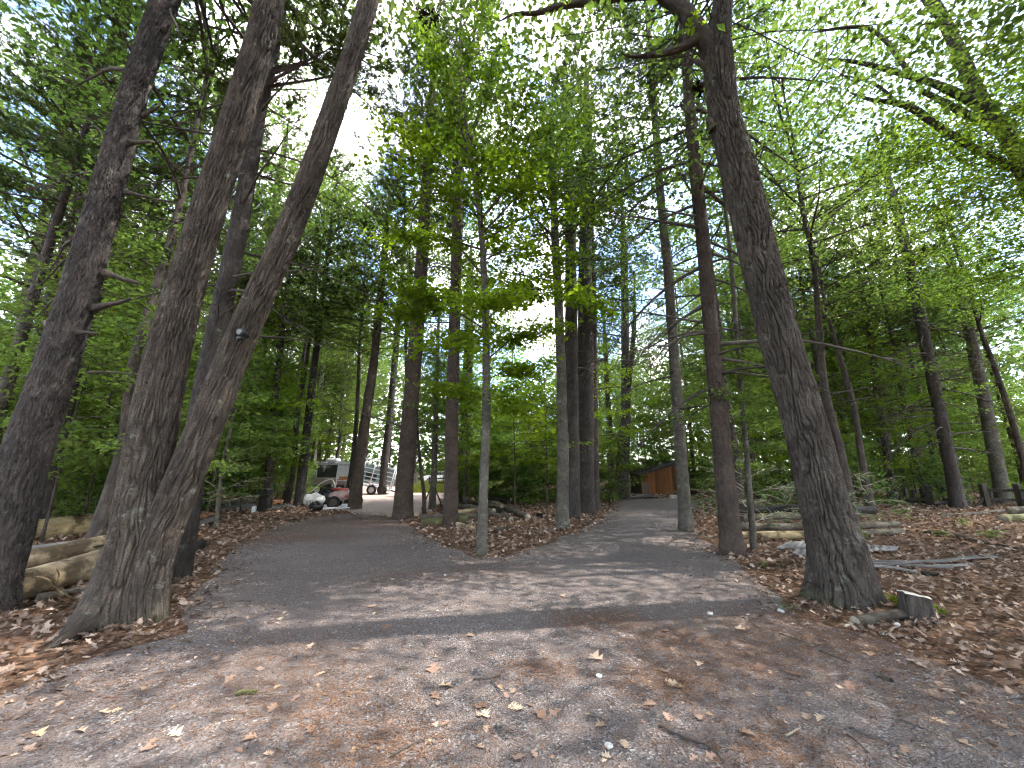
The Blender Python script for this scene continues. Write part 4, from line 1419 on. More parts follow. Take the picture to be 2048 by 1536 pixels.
# ------------------------------------------------------------------ logs, boards, stumps
def log(label, a, b, wa, wb, mat, group, lift=0.0, cap='cut_old', cat='log', name='log', bend=0.012, ns=22, seed=None, knots=0):
    """A round log; a and b are the photo pixels where its two ends touch the ground, wa and wb its thickness in pixels."""
    sd = int(abs(a[0] * 7 + a[1] * 13)) if seed is None else seed
    g = np.random.default_rng(sd)
    pa, pb = gp(*a), gp(*b)
    ra = .5 * wa * ((pa - [0, 0, EYE]) @ _f) / F
    rb = .5 * wb * ((pb - [0, 0, EYE]) @ _f) / F
    ln = np.linalg.norm(pb - pa)
    nr = max(14, int(ln / .05))
    t = np.linspace(0, 1, nr)[:, None]
    P = pa + (pb - pa) * t
    side = np.cross(unit(pb - pa), [0, 0, 1.])
    P = P + side * (np.sin(t * PI) * bend * ln * g.choice([-1, 1]) + .012 * (vnoise(t * 9, sd, 0, 2) - .5))
    P[:, 2] = ground_z(P[:, 0], P[:, 1]) + np.linspace(ra, rb, nr) * .88 + lift
    P[:, 2] = np.linspace(P[0, 2], P[-1, 2], nr) + .01 * (vnoise(t[:, 0] * 6, sd, 4, 2) - .5)
    V, Q, B = tube_arrays(P, np.linspace(ra, rb, nr), ns, bark_disp('scaly', sd, 10, .18, min(ra, rb) * .07, None, .045))
    base = P[nr // 2] - [0, 0, (ra + rb) / 2]
    c1 = [[0, k + 1, k] for k in range(1, ns - 1)]
    o = (nr - 1) * ns
    c2 = [[o, o + k, o + k + 1] for k in range(1, ns - 1)]
    me = make_mesh(name, V - base, [(Q, 0), (c1, 1), (c2, 1)], [M[mat], M[cap]], vattr={'bark': B})
    o_ = obj(name, me, None, base)
    return tag(o_, label, cat, group)


GL = 'cut logs behind the big left pine'
log('thick pale peeled log, frontmost of the logs by the left pine', (-70, 1240), (262, 1130), 68, 48, 'log_pale', GL, ns=40)
log('thinner yellow-brown log behind the thick pale log at left', (-60, 1168), (250, 1104), 48, 38, 'log_pale', GL, ns=32)
log('yellow log with grey bark patches, rearmost of the logs at left', (-40, 1098), (206, 1068), 50, 42, 'log_yellow', GL, ns=32)
log('short grey log piece propped on the rearmost yellow log', (140, 1062), (206, 1052), 20, 15, 'log_bark', GL, lift=.20)
log('brown half-buried log under the thick pale log', (70, 1206), (190, 1183), 18, 14, 'log_bark', GL)
log('rounded log end peeping out behind the left logs', (72, 1060), (100, 1052), 24, 20, 'log_yellow', GL)
log('charred black log end sticking out right of the twin-stemmed tree', (330, 1128), (400, 1098), 26, 20, 'char', None, cap='char')
log('thin stick lying in the leaves below the left logs', (10, 1222), (85, 1205), 6, 4, 'log_bark', None, cat='stick', name='stick')

GC = 'logs in the heap on the island'
for lb, a, b, wa, wb, mt, lf in [
    ('mossy log at the near left corner of the island heap', (844, 1052), (934, 1048), 15, 17, 'log_moss', 0),
    ('long pale log across the front of the island heap', (838, 1042), (962, 1040), 10, 12, 'log_bark', .05),
    ('short pale-topped log right of the fork-tip pine foot', (905, 1054), (944, 1062), 11, 9, 'log_pale', 0),
    ('dark thin log right of the spotted maple, frontmost of the heap', (966, 1067), (1011, 1064), 10, 9, 'log_bark', 0),
    ('slanting dark log at the left back of the heap', (878, 1034), (934, 1022), 9, 8, 'char', 0),
    ('grey log leaning across the heap middle', (912, 1022), (988, 1034), 11, 10, 'log_bark', .10),
    ('bent grey log at the right end of the heap', (984, 1014), (1056, 1044), 11, 12, 'log_bark', .04),
    ('thin dark pole along the top back of the heap', (968, 1010), (1022, 1014), 6, 6, 'char', .25),
    ('weathered log behind the spotted maple stem', (936, 1012), (1004, 1026), 8, 9, 'log_bark', .12),
    ('pale split log in the heap middle', (905, 1038), (962, 1032), 9, 9, 'log_pale', .12),
    ('short dark log right of the spotted maple, mid heap', (984, 1034), (1006, 1028), 11, 10, 'char', .02),
    ('brown log under the bent grey log', (956, 1030), (1024, 1040), 9, 8, 'log_bark', 0),
    ('dark short log below the bent grey log', (1006, 1034), (1022, 1044), 10, 10, 'log_bark', 0),
    ('dark round log piece alone near the thin sapling', (1076, 1036), (1088, 1038), 9, 9, 'char', 0),
    ('log with an orange cut end at the back of the heap', (908, 1009), (945, 1012), 14, 12, 'log_bark', .12),
    ('pale log piece between the two dark pines', (1157, 1028), (1168, 1033), 6, 6, 'log_pale', 0)]:
    log(lb, a, b, wa, wb, mt, GC, lift=lf, cap='cut_wood' if 'orange' in lb or 'pale' in lb else 'cut_old', ns=14)

GR = 'logs lying behind the thick oak'
for lb, a, b, wa, wb, mt, lf in [
    ('front log with a pale peeled stretch, left of the oak foot', (1478, 1080), (1648, 1081), 15, 18, 'log_yellow', .03),
    ('reddish log right behind the pale front log', (1474, 1072), (1640, 1072), 14, 14, 'log_bark', .14),
    ('dark log in the middle of the stack left of the oak', (1496, 1066), (1650, 1062), 14, 15, 'log_bark', .30),
    ('black log on top of the stack left of the oak', (1474, 1062), (1650, 1054), 13, 16, 'char', .46),
    ('grey log right of the oak, nearest of three', (1680, 1080), (1804, 1070), 16, 14, 'log_bark', 0),
    ('pale grey log right of the oak, middle of three', (1680, 1073), (1798, 1064), 13, 12, 'log_bark', .14),
    ('dark log right of the oak, rearmost of three', (1680, 1060), (1752, 1052), 18, 16, 'char', .36),
    ('thin pole running on to the right from the logs by the oak', (1790, 1056), (1840, 1050), 6, 5, 'log_bark', 0),
    ('long thin log below the rail fence', (1886, 1036), (2014, 1030), 7, 9, 'log_bark', 0),
    ('fat dark log at the photo right edge below the fence', (2006, 1048), (2090, 1046), 17, 18, 'log_moss', 0),
    ('grey log resting behind the fat dark log at the right edge', (2024, 1034), (2096, 1032), 15, 15, 'log_bark', .06)]:
    log(lb, a, b, wa, wb, mt, GR, lift=lf, ns=14)


def rot_z(a):
    return np.array([[math.cos(a), -math.sin(a), 0], [math.sin(a), math.cos(a), 0], [0, 0, 1]])


def rot_y(a):
    return np.array([[math.cos(a), 0, math.sin(a)], [0, 1, 0], [-math.sin(a), 0, math.cos(a)]])


def rot_x(a):
    return np.array([[1, 0, 0], [0, math.cos(a), -math.sin(a)], [0, math.sin(a), math.cos(a)]])


M['grey_board'] = wood_mat('grey_board', (.10, .095, .088), (.17, .16, .15), (.26, .25, .235), (2, 30, 30))
M['grey_sheet'] = plain_mat('grey_sheet', (.14, .132, .125), .7, var=.4, scale=3, bumpd=.002)
M['black_pipe'] = plain_mat('black_pipe', (.018, .018, .019), .45, var=.3)
M['shed_wood'] = wood_mat('shed_wood', (.085, .036, .014), (.16, .068, .026), (.24, .11, .045), (22, 22, 1.2))
M['roof_felt'] = plain_mat('roof_felt', (.035, .032, .03), .9, var=.4, bumpd=.004)
M['fence_wood'] = wood_mat('fence_wood', (.022, .019, .016), (.045, .039, .034), (.085, .075, .066), (20, 20, 2))
M['white_metal'] = plain_mat('white_metal', (.62, .63, .64), .45, var=.12, scale=4)
M['galv'] = plain_mat('galv', (.42, .44, .46), .4, metal=.6, var=.2, scale=5)
M['camper_skin'] = plain_mat('camper_skin', (.15, .15, .152), .5, var=.15, scale=2)
M['dark_void'] = plain_mat('dark_void', (.012, .014, .013), .3, var=.3)
M['teal_panel'] = plain_mat('teal_panel', (.16, .22, .22), .5, var=.25, scale=2)
M['rubber'] = plain_mat('rubber', (.012, .012, .012), .8, var=.3)
M['red_paint'] = plain_mat('red_paint', (.22, .025, .02), .4, var=.2)
M['faded_pink'] = plain_mat('faded_pink', (.40, .29, .27), .6, var=.2, scale=3)
M['white_plastic'] = plain_mat('white_plastic', (.66, .65, .61), .55, var=.1, scale=8, bumpd=.006)
M['black_plastic'] = plain_mat('black_plastic', (.012, .012, .012), .35, var=.3, scale=10, bumpd=.01)
M['rust_orange'] = plain_mat('rust_orange', (.42, .17, .06), .8, var=.4, scale=5)
M['ink'] = plain_mat('ink', (.03, .03, .03), .8)
M['stone'] = plain_mat('stone', (.42, .40, .37), .8, var=.25, scale=20, bumpd=.004)
M['glass_dark'] = plain_mat('glass_dark', (.02, .025, .03), .08, var=.1, spec=.6)
M['car_white'] = plain_mat('car_white', (.72, .73, .75), .3, var=.04)
M['lens'] = plain_mat('lens', (.09, .09, .085), .25, var=.15, scale=30)


def slab(label, px4, thick, mat, cat, name, group=None, lift=0.06, waves=0, bow=0.0):
    """A flat sheet or board whose four ground corners are photo pixels (near-left, near-right, far-right, far-left)."""
    c = [gp(*p) for p in px4]
    n = 14
    u = np.linspace(0, 1, n)
    top = []
    for row, (a, b) in enumerate(((c[0], c[1]), (c[3], c[2]))):
        p = a + (b - a) * u[:, None]
        p[:, 2] = ground_z(p[:, 0], p[:, 1]) + lift + thick + bow * np.sin(u * PI) * .3
        p[:, 1] += bow * np.sin(u * PI)
        top.append(p)
    if waves:
        for r_ in range(2):
            top[r_][:, 2] += .012 * np.sin(u * waves * 2 * PI)
    top = np.array(top)
    bot = top - [0, 0, thick]
    V = np.concatenate([top[0], top[1], bot[0], bot[1]])
    q = []
    for k in range(n - 1):
        q += [[k, k + 1, n + k + 1, n + k], [2 * n + k, 3 * n + k, 3 * n + k + 1, 2 * n + k + 1], [k, 2 * n + k, 2 * n + k + 1, k + 1], [n + k, n + k + 1, 3 * n + k + 1, 3 * n + k]]
    q += [[0, n, 3 * n, 2 * n], [n - 1, 3 * n - 1, 4 * n - 1, 2 * n - 1]]
    base = V.mean(0)
    base[2] = bot[..., 2].min()
    return tag(obj(name, make_mesh(name, V - base, [(q, 0)], [M[mat]], smooth=False), None, base), label, cat, group)


slab('grey weathered sheet lying on the logs by the left pine', [(38, 1148), (214, 1112), (214, 1094), (52, 1120)], .02, 'grey_sheet', 'board', 'board', lift=.17)
# black pipe along the sheet's near edge
mb = MB()
a, b = gp(30, 1150), gp(216, 1116)
P = np.linspace(a, b, 12)
P[:, 2] = .26 + .015 * np.sin(np.linspace(0, 6, 12))
mb.tube(P, .022, 10)
base = P[6] * [1, 1, 0] + [0, 0, .24]
tag(obj('pipe', mb.mesh('pipe', [M['black_pipe']], shift=base), None, base), 'black plastic pipe along the edge of the grey sheet on the logs', 'pipe')
# crooked dead branch hooked over the pale log
mb = MB()
g = np.random.default_rng(3)
pts = [gp(68, 1152, .42), gp(95, 1158, .40), gp(112, 1172, .30), gp(125, 1188, .18), gp(152, 1200, .03)]
mb.tube(spline(pts, 20), np.linspace(.009, .014, 20), 7)
mb.tube(spline([gp(112, 1172, .30), gp(118, 1150, .42), gp(113, 1138, .50)], 8), np.linspace(.011, .005, 8), 6)
base = pts[-1]
tag(obj('dead_branch', mb.mesh('dead_branch', [M['log_yellow']], shift=base), None, base), 'crooked dead branch hooked over the thick pale log at left', 'branch')
# two boards in the leaves right of the twin tree
GB = 'boards beside the left drive'
slab('dark board in the leaves just right of the twin tree, nearer one', [(368, 1066), (428, 1046), (432, 1040), (370, 1056)], .03, 'grey_board', 'board', 'board', GB)
slab('brown board behind the nearer board right of the twin tree', [(366, 1052), (430, 1034), (434, 1029), (368, 1042)], .03, 'rust_orange', 'board', 'board', GB)
for k, (lb, q, mt) in enumerate([
    ('long grey plank lying left of the charred post', [(430, 1024), (512, 1020), (512, 1014), (430, 1017)], 'grey_sheet'),
    ('dark tarp sheet on the planks near the charred post', [(440, 1013), (510, 1009), (508, 1002), (450, 1004)], 'dark_void'),
    ('orange-brown board between charred post and grey slanting pine', [(545, 1014), (588, 1010), (580, 1003), (550, 1005)], 'rust_orange'),
    ('pale plank on the ground by the grey slanting pine foot', [(536, 1024), (590, 1018), (586, 1013), (540, 1017)], 'grey_sheet'),
    ('white sheet lying on the dirt under the quad bike', [(645, 1022), (712, 1018), (706, 1011), (648, 1013)], 'white_metal'),
    ('narrow brown board under the dark tarp sheet', [(425, 1008), (470, 1003), (470, 999), (428, 1003)], 'rust_orange')]):
    slab(lb, q, .04, mt, 'board', 'board', 'boards and sheets strewn before the camper', lift=.05)

GP = 'grey sheets and strips by the oak'
slab('grey corrugated sheet left of the oak, rear one', [(1553, 1103), (1640, 1103), (1640, 1090), (1578, 1090)], .03, 'grey_sheet', 'sheet', 'metal_sheet', GP, waves=5)
slab('grey corrugated sheet left of the oak, nearer one', [(1586, 1118), (1650, 1120), (1650, 1110), (1592, 1107)], .03, 'grey_sheet', 'sheet', 'metal_sheet', GP, waves=4)
slab('grey corrugated sheet right of the oak trunk', [(1700, 1113), (1795, 1110), (1800, 1103), (1700, 1098)], .02, 'grey_sheet', 'sheet', 'metal_sheet', GP, waves=6)
for lb, pts, w in [('long curved grey strip right of the oak, rear one', [(1742, 1131), (1800, 1133), (1870, 1131), (1930, 1126), (1992, 1119)], 7),
                   ('straight dark strip right of the oak, in the middle', [(1744, 1137), (1800, 1139), (1850, 1142), (1906, 1144)], 6),
                   ('thin pale strip right of the oak, nearest', [(1744, 1143), (1790, 1147), (1836, 1157)], 4),
                   ('short grey strip crossing the right end of the dark strip', [(1872, 1141), (1910, 1139), (1946, 1136)], 4)]:
    C = spline([gp(*p) for p in pts], 16)
    C[:, 2] = ground_z(C[:, 0], C[:, 1]) + .07
    mb = MB()
    for k in range(15):
        d = C[k + 1] - C[k]
        mb.box((C[k] + C[k + 1]) / 2, (np.linalg.norm(d) * 1.01, w * .0125, .022), rot_z(math.atan2(d[1], d[0])))
    V = []
    for k in range(16):
        d = C[min(k + 1, 15)] - C[max(k - 1, 0)]
        s = np.array([-d[1], d[0], 0]) / np.hypot(d[0], d[1]) * w * .006
        V += [C[k] + s, C[k] - s, C[k] - s - [0, 0, .03], C[k] + s - [0, 0, .03]]
    q = [[k * 4 + i_, k * 4 + (i_ + 1) % 4, k * 4 + 4 + (i_ + 1) % 4, k * 4 + 4 + i_] for k in range(15) for i_ in range(4)] + [[3, 2, 1, 0], [60, 61, 62, 63]]
    base = C[8]
    tag(obj('wood_strip', make_mesh('wood_strip', np.array(V) - base, [(q, 0)], [M['grey_board']], False), None, base), lb, 'strip', GP)
log('small charred lump at the end of the dark strip right of the oak', (1846, 1155), (1886, 1158), 8, 7, 'char', GP, cap='char')


def stick(label, pts, w, mat='dead_twig', name='stick', group=None, lift=.012, fork=None):
    rows = [gp(*p) for p in pts]
    C = spline(rows, 14)
    C[:, 2] = ground_z(C[:, 0], C[:, 1]) + lift + .01 * np.abs(np.sin(np.arange(14) * 1.3))
    mpp = ((C[7] - [0, 0, EYE]) @ _f) / F
    mb = MB()
    mb.tube(C, np.linspace(.5 * w, .28 * w, 14) * mpp, 7)
    base = C[7].copy()
    return tag(obj(name, mb.mesh(name, [M[mat]], shift=base), None, base), label, 'stick', group)


stick('long bent fallen bough curving through the leaves at far right', [(1845, 1068), (1900, 1073), (1960, 1089), (2010, 1099), (2075, 1110)], 8, 'log_bark', 'fallen_bough', lift=.05)
GT = 'twigs on the drive'
for lb, pts, w, mt in [
    ('dark twig on the gravel below the oak, pointing down right', [(1640, 1305), (1672, 1318), (1704, 1330)], 4, 'dead_twig'),
    ('long dark twig at the bottom edge right of centre', [(1318, 1457), (1360, 1478), (1420, 1502), (1450, 1530)], 5, 'dead_twig'),
    ('dark twig at the bottom right corner of the gravel', [(1700, 1460), (1740, 1478), (1800, 1500)], 4, 'dead_twig'),
    ('short twig left of the bottom right corner twig', [(1695, 1475), (1715, 1490), (1735, 1510)], 4, 'dead_twig'),
    ('straight twig at the bottom left of centre', [(780, 1520), (815, 1500), (852, 1482)], 4, 'dead_twig'),
    ('small dark twig in the gravel middle', [(948, 1362), (980, 1360), (1000, 1355)], 4, 'dead_twig'),
    ('thin crooked twig near the centre bottom leaves', [(982, 1366), (995, 1380), (1003, 1392)], 3, 'dead_twig'),
    ('forked twig at the bottom centre', [(992, 1455), (1000, 1470), (1014, 1484)], 4, 'dead_twig'),
    ('pale bent twig at the bottom right', [(1574, 1478), (1590, 1468), (1602, 1462)], 4, 'pale_twig'),
    ('thin twig lying across the needles below the stump', [(1800, 1445), (1840, 1460), (1880, 1478)], 4, 'dead_twig'),
    ('pale curled root beside the oak foot', [(1690, 1256), (1708, 1250), (1718, 1236)], 5, 'pale_twig'),
    ('twig lying beside the stones below the oak', [(1560, 1270), (1600, 1285), (1640, 1296)], 3, 'dead_twig')]:
    stick(lb, pts, w, mt, 'twig', GT)
log('short sawn stick lying on the gravel at right', (1752, 1352), (1784, 1366), 9, 9, 'log_bark', None, cap='char', cat='stick', name='stick', ns=10)
log('small mossy bark piece on the gravel at lower left', (474, 1392), (512, 1388), 11, 9, 'log_moss', None, cat='bark', name='bark_piece', ns=10)
log('grey knobbly surface root at the right foot of the oak', (1712, 1256), (1806, 1240), 22, 20, 'log_bark', None, cat='root', name='surface_root', ns=18)

# stump by the oak
b = gp(1838, 1240)
_, mpp = pl(1838, 1240, b[1])
g = np.random.default_rng(8)
ns, hs = 40, [-.05, 0, .04, .09, .14, .19, .235]
th = np.arange(ns) / ns * 2 * PI
V = []
for k, h in enumerate(hs):
    fl = 1 + .5 * math.exp(-max(h, 0) / .05) * .6
    rad = 25 * mpp * fl * (1 + .07 * np.cos(5 * th + .4) + .05 * np.cos(9 * th) + .06 * (vnoise(np.cos(th) * 3, np.sin(th) * 3, h * 12, 6) - .5))
    z = h + (h / .22) * .025 * (-np.cos(th)) + (h / .22) * .012 * (vnoise(np.cos(th) * 4, np.sin(th) * 4, 1, 7) - .5)
    V.append(np.stack([rad * np.cos(th) + .03 * h, rad * np.sin(th), z], 1))
V = np.concatenate(V)
q = [[k * ns + i_, k * ns + (i_ + 1) % ns, (k + 1) * ns + (i_ + 1) % ns, (k + 1) * ns + i_] for k in range(len(hs) - 1) for i_ in range(ns)]
st = thing('tree_stump', 'low sawn stump with a pale top right of the oak foot', 'stump', (b[0], b[1], gz(b)))
bk = np.stack([np.cos(np.tile(th, len(hs))) * .15, np.sin(np.tile(th, len(hs))) * .15, np.repeat(hs, ns) + 2], 1)
obj('stump_bark', make_mesh('stump_bark', V, [(q, 0)], [M['dark_bark']], vattr={'bark': bk}), st)
top = V[-ns:]
ctr = top.mean(0, keepdims=True)
VV = np.concatenate([top * [.99, .99, 1], ctr * [1, 1, 1], ])
tq = [[ns, i_, (i_ + 1) % ns] for i_ in range(ns)]
obj('cut_top', make_mesh('cut_top', VV + [0, 0, .001], [(tq, 0)], [plain_mat('stump_top', (.40, .37, .33), .9, var=.35, scale=25, bumpd=.006)]), st)


def stone(label, px, w, mat='stone', group='pale stones on the drive', flat=.6):
    p = gp(*px)
    r = .5 * w * ((p - [0, 0, EYE]) @ _f) / F
    g = np.random.default_rng(int(px[0]))
    import bmesh
    bm = bmesh.new()
    bmesh.ops.create_icosphere(bm, subdivisions=2, radius=1.0)
    for v in bm.verts:
        k = 1 + .35 * (float(vnoise(v.co.x * 1.7 + px[0], v.co.y * 1.7, v.co.z * 1.7, 3)) - .5) * 2
        v.co = v.co * k * r
        v.co.z *= flat
    me = bpy.data.meshes.new('stone')
    bm.to_mesh(me)
    bm.free()
    me.materials.append(M[mat])
    o = obj('stone', me, None, (p[0], p[1], gz(p) + .006 + r * flat * .6), rot=(0, 0, float(g.uniform(0, 6))))
    return tag(o, label, 'stone', group)


stone('white round stone at the end of the oak surface root', (1795, 1254), 12)
stone('pale angular stone at the bottom edge right of centre', (1218, 1496), 16)
stone('small white stone in the gravel right of centre', (1198, 1356), 12)
stone('small pale stone left of the oak on the drive edge', (1420, 1230), 12)
stone('grey flat stone beside the seedling left of the oak foot', (1562, 1225), 12)
stone('tiny pale stone far left of the drive centre', (890, 1152), 6)
stone('pale stone below the oak surface root', (1766, 1270), 14, flat=.4)

# ------------------------------------------------------------------ plank shed
s0 = gp(1284, 992)
SY = s0[1]
mpp = pl(1284, 992, SY)[1]
shed = thing('plank_shed', 'small orange-brown plank shed with a slanting dark roof at the drive end', 'shed', (s0[0], SY, 0))
x_r = (1362 - 1284) * mpp
hl, hr = (992 - 948) * mpp, (992 - 926) * mpp
npl = 11
pw = x_r / npl
for k in range(npl):
    h = hl + (hr - hl) * (k + .5) / npl - .06
    mb = MB()
    mb.box((0, 0, h / 2), (pw * .94, .03, h), None, bev=.006)
    obj('plank', mb.mesh('plank', [M['shed_wood']], smooth=False), shed, ((k + .5) * pw, .004 * ((k * 7) % 3), .02), rot=(0, 0, 0))
mb = MB()
mb.box((x_r / 2, 1.2, hr * .42), (x_r * .985, 2.3, hr * .84))
obj('wall', mb.mesh('wall', [M['fence_wood']], smooth=False), shed, (0, 0.02, .02))
ang = math.atan2(hr - hl, x_r)
mb = MB()
mb.box((0, 0, 0), (x_r / math.cos(ang) + .55, 2.9, .05), rot_y(-ang))
rf = obj('roof', mb.mesh('roof', [M['roof_felt']], smooth=False), shed, (x_r / 2, 1.15, (hl + hr) / 2 + .03))
mb = MB()
mb.box((0, -1.47, -.05), (x_r / math.cos(ang) + .55, .035, .15), rot_y(-ang))
obj('fascia', mb.mesh('fascia', [M['fence_wood']], smooth=False), rf)
mb = MB()
mb.box((.28, -.03, .42), (.30, .02, .82))
obj('hatch', mb.mesh('hatch', [M['dark_void']], smooth=False), shed)
slab('thin grey plank in front of the shed, rear one', [(1258, 995), (1312, 992), (1312, 990), (1258, 992)], .04, 'grey_board', 'board', 'board', 'planks by the shed', lift=.06)
slab('thin dark plank in front of the shed, nearer one', [(1262, 998), (1318, 997), (1318, 995), (1262, 995)], .04, 'fence_wood', 'board', 'board', 'planks by the shed', lift=.06)
p = gp(1348, 998)
cb = MB()
for dx in (-.19, 0, .19):
    cb.box((dx, 0, .1), (.035, .2, .2))
for dy in (-.085, .085):
    cb.box((0, dy, .1), (.345, .03, .198))
tag(obj('cinder_block', cb.mesh('cinder_block', [M['stone']], smooth=False), None, (p[0], p[1], .02), rot=(0, 0, .3)), 'pale cinder block by the shed right corner', 'block')

# ------------------------------------------------------------------ rail fence on the right
f0 = gp(1810, 1010)
fence = thing('rail_fence', 'dark weathered post and rail fence in front of the right-hand woods', 'fence', (f0[0], f0[1], gz(f0)))
posts = {}
for k, (x, yb, yt, w, lean) in enumerate([(1800, 1007, 978, 5, 0), (1815, 1010, 982, 6, .02), (1832, 1010, 984, 5, -.03), (1850, 1010, 982, 6, -.05), (1863, 1014, 977, 10, -.14), (1894, 1012, 980, 6, .02), (1936, 1014, 977, 7, 0), (1976, 1015, 976, 9, 0), (1988, 1014, 984, 5, .03), (2046, 1018, 976, 9, 0), (2110, 1022, 974, 9, 0)]):
    p = gp(x, yb)
    _, mp = pl(x, yb, p[1])
    h = (yb - yt) * mp * 1.15
    mb = MB()
    mb.box((0, 0, h / 2 - .05), (w * mp, w * mp, h + .1), None, bev=.015)
    obj('post', mb.mesh('post', [M['fence_wood']], smooth=False), fence, (p[0] - f0[0], p[1] - f0[1], gz(p) - gz(f0)), rot=(0, lean, .2 * k))
    posts[x] = (p, h)
for (xa, xb, fr) in [(1976, 2046, .75), (1976, 2046, .35), (2046, 2110, .75), (2046, 2110, .35), (1863, 1894, .5), (1863, 1894, .2), (1894, 1936, .62), (1815, 1863, .35)]:
    (a, ha), (b2, hb) = posts[xa], posts[xb]
    A = a + [0, -.05, ha * fr]
    B2 = b2 + [0, -.05, hb * fr]
    d = B2 - A
    mb = MB()
    mb.box((0, 0, 0), (np.linalg.norm(d), .04, .12), rot_z(math.atan2(d[1], d[0])) @ rot_y(-math.atan2(d[2], math.hypot(d[0], d[1]))), bev=.01)
    mid_p = (A + B2) / 2
    obj('rail', mb.mesh('rail', [M['fence_wood']], smooth=False), fence, (mid_p[0] - f0[0], mid_p[1] - f0[1], mid_p[2] - gz(f0)))
p = gp(1952, 1015)
mb = MB()
mb.box((.35, 0, .32), (.95, .06, .13), rot_y(-.75), bev=.01)
obj('brace', mb.mesh('brace', [M['fence_wood']], smooth=False), fence, (p[0] - f0[0], p[1] - f0[1], 0))

# ------------------------------------------------------------------ the yard on the left: camper, trailer, quad bike, sacks
def wheel(parent, c, r, w, rim='galv', name='wheel', ax='y'):
    n_ = 24
    prof = [(r * .6, -w / 2), (r * .92, -w / 2), (r, -w * .3), (r, w * .3), (r * .92, w / 2), (r * .6, w / 2)]
    V, q = [], []
    for k in range(n_):
        a = k / n_ * 2 * PI
        for rr, ww in prof:
            V.append([rr * math.cos(a), ww, rr * math.sin(a)])
    m_ = len(prof)
    for k in range(n_):
        for j_ in range(m_):
            q.append([k * m_ + j_, k * m_ + (j_ + 1) % m_, ((k + 1) % n_) * m_ + (j_ + 1) % m_, ((k + 1) % n_) * m_ + j_])
    V = np.array(V)
    if ax == 'x':
        V = V[:, [1, 0, 2]]
    w_ = obj(name, make_mesh('tyre', V, [(q, 0)], [M['rubber']]), parent, c)
    mb2 = MB()
    d = np.array([0, w * .3, 0]) if ax == 'y' else np.array([w * .3, 0, 0])
    mb2.tube(np.array([-d, d]), r * .6, 16)
    obj('rim', mb2.mesh('rim', [M[rim]], smooth=False), w_)
    return w_


cY = gp(660, 990)[1]
cp, cm = pl(660, 990, cY)
cp[2] = 0
camper = thing('camper', 'grey camper with a white roof unit behind the rust-stained stem', 'camper', cp)
W_, H_ = 82 * cm, 66 * cm
mb = MB()
mb.box((-.25, .9, H_ * .58), (W_, 1.8, H_ * .82), None, bev=.12)
body = obj('body', mb.mesh('body', [M['camper_skin']]), camper)
mb = MB()
mb.box((-.4, .9, H_ * 1.04), (22 * cm, .8, 7.5 * cm), None, bev=.06)
obj('roof_unit', mb.mesh('roof_unit', [M['white_plastic']]), camper)
mb = MB()
mb.box((-.15, -.006, H_ * .70), (W_ * .62, .03, H_ * .38), None, bev=.01)
wd = obj('window', mb.mesh('window', [M['glass_dark']], smooth=False), camper)
mb = MB()
for zz_ in (-.2, .2):
    mb.box((-.15, -.018, H_ * .70 + zz_ * H_), (W_ * .66, .03, .04))
for xx_ in (-.33, .33):
    mb.box((-.15 + xx_ * W_, -.018, H_ * .70), (.04, .03, H_ * .40 - .042))
obj('frame', mb.mesh('frame', [M['galv']], smooth=False), wd)
mb = MB()
mb.box((-.2, -.01, H_ * .28), (W_ * .8, .03, .10))
obj('trim', mb.mesh('trim', [M['dark_void']], smooth=False), camper)
for dx in (-.33, .22):
    wheel(camper, (dx * W_, .05, .34), .34, .2)

# livestock trailer: tubular side, tilted nose-up
tY = gp(737, 990)[1]
tp, tm = pl(737, 990, tY)
tp[2] = 0
trailer = thing('livestock_trailer', 'tilted white tubular livestock trailer behind the leaning pine', 'trailer', tp)
L_, Ht = 80 * tm, 50 * tm
tilt = math.radians(-13)
RT = rot_z(math.radians(12)) @ rot_y(-tilt)
o0 = np.array([0, 0, 18 * tm])


def tpt(u, v, w):
    """Trailer coordinates: along, across, up."""
    return o0 + RT @ np.array([u, v, w])


for v in (0.0, 1.7):
    for k, w in enumerate(np.linspace(0, Ht, 7)):
        mb = MB()
        mb.tube(np.array([tpt(-L_ / 2, v, w), tpt(L_ / 2, v, w)]), .028 if k not in (0, 6) else .04, 8)
        obj('rail', mb.mesh('rail', [M['white_metal']]), trailer)
    for u in np.linspace(-.5, .5, 5):
        mb = MB()
        mb.tube(np.array([tpt(u * L_, v - .01, 0), tpt(u * L_, v - .01, Ht)]), .038, 8)
        obj('post', mb.mesh('post', [M['white_metal']]), trailer)
for u in (-.5, 0, .5):
    mb = MB()
    mb.tube(np.array([tpt(u * L_, 0, Ht), tpt(u * L_, .85, Ht + .3), tpt(u * L_, 1.7, Ht)]), .035, 8)
    obj('roof_bow', mb.mesh('roof_bow', [M['white_metal']]), trailer)
mb = MB()
mb.box(tpt(0, .85, -.05), (L_ * 1.02, 1.75, .09), RT)
obj('floor', mb.mesh('floor', [M['galv']], smooth=False), trailer)
mb = MB()
mb.box(tpt(.1, 1.64, Ht * .42), (L_ * .8, .03, Ht * .7), RT)
obj('side_panel', mb.mesh('side_panel', [M['teal_panel']], smooth=False), trailer)
mb = MB()
mb.box(tpt(-L_ * .1, 1.61, Ht * .34), (L_ * .28, .02, Ht * .32), RT)
obj('side_door', mb.mesh('side_door', [M['dark_void']], smooth=False), trailer)
for u in (.08, .34):
    c = tpt(u * L_, -.03, -.2)
    wheel(trailer, (c[0], c[1], .33), .33, .18)
mb = MB()
e = tpt(L_ / 2, .85, -.05)
mb.tube(np.array([e, e + [.8, .15, -.25], e + [.95, .15, -.3]]), .05, 8)
obj('tow_bar', mb.mesh('tow_bar', [M['dark_void']]), trailer)
mb = MB()
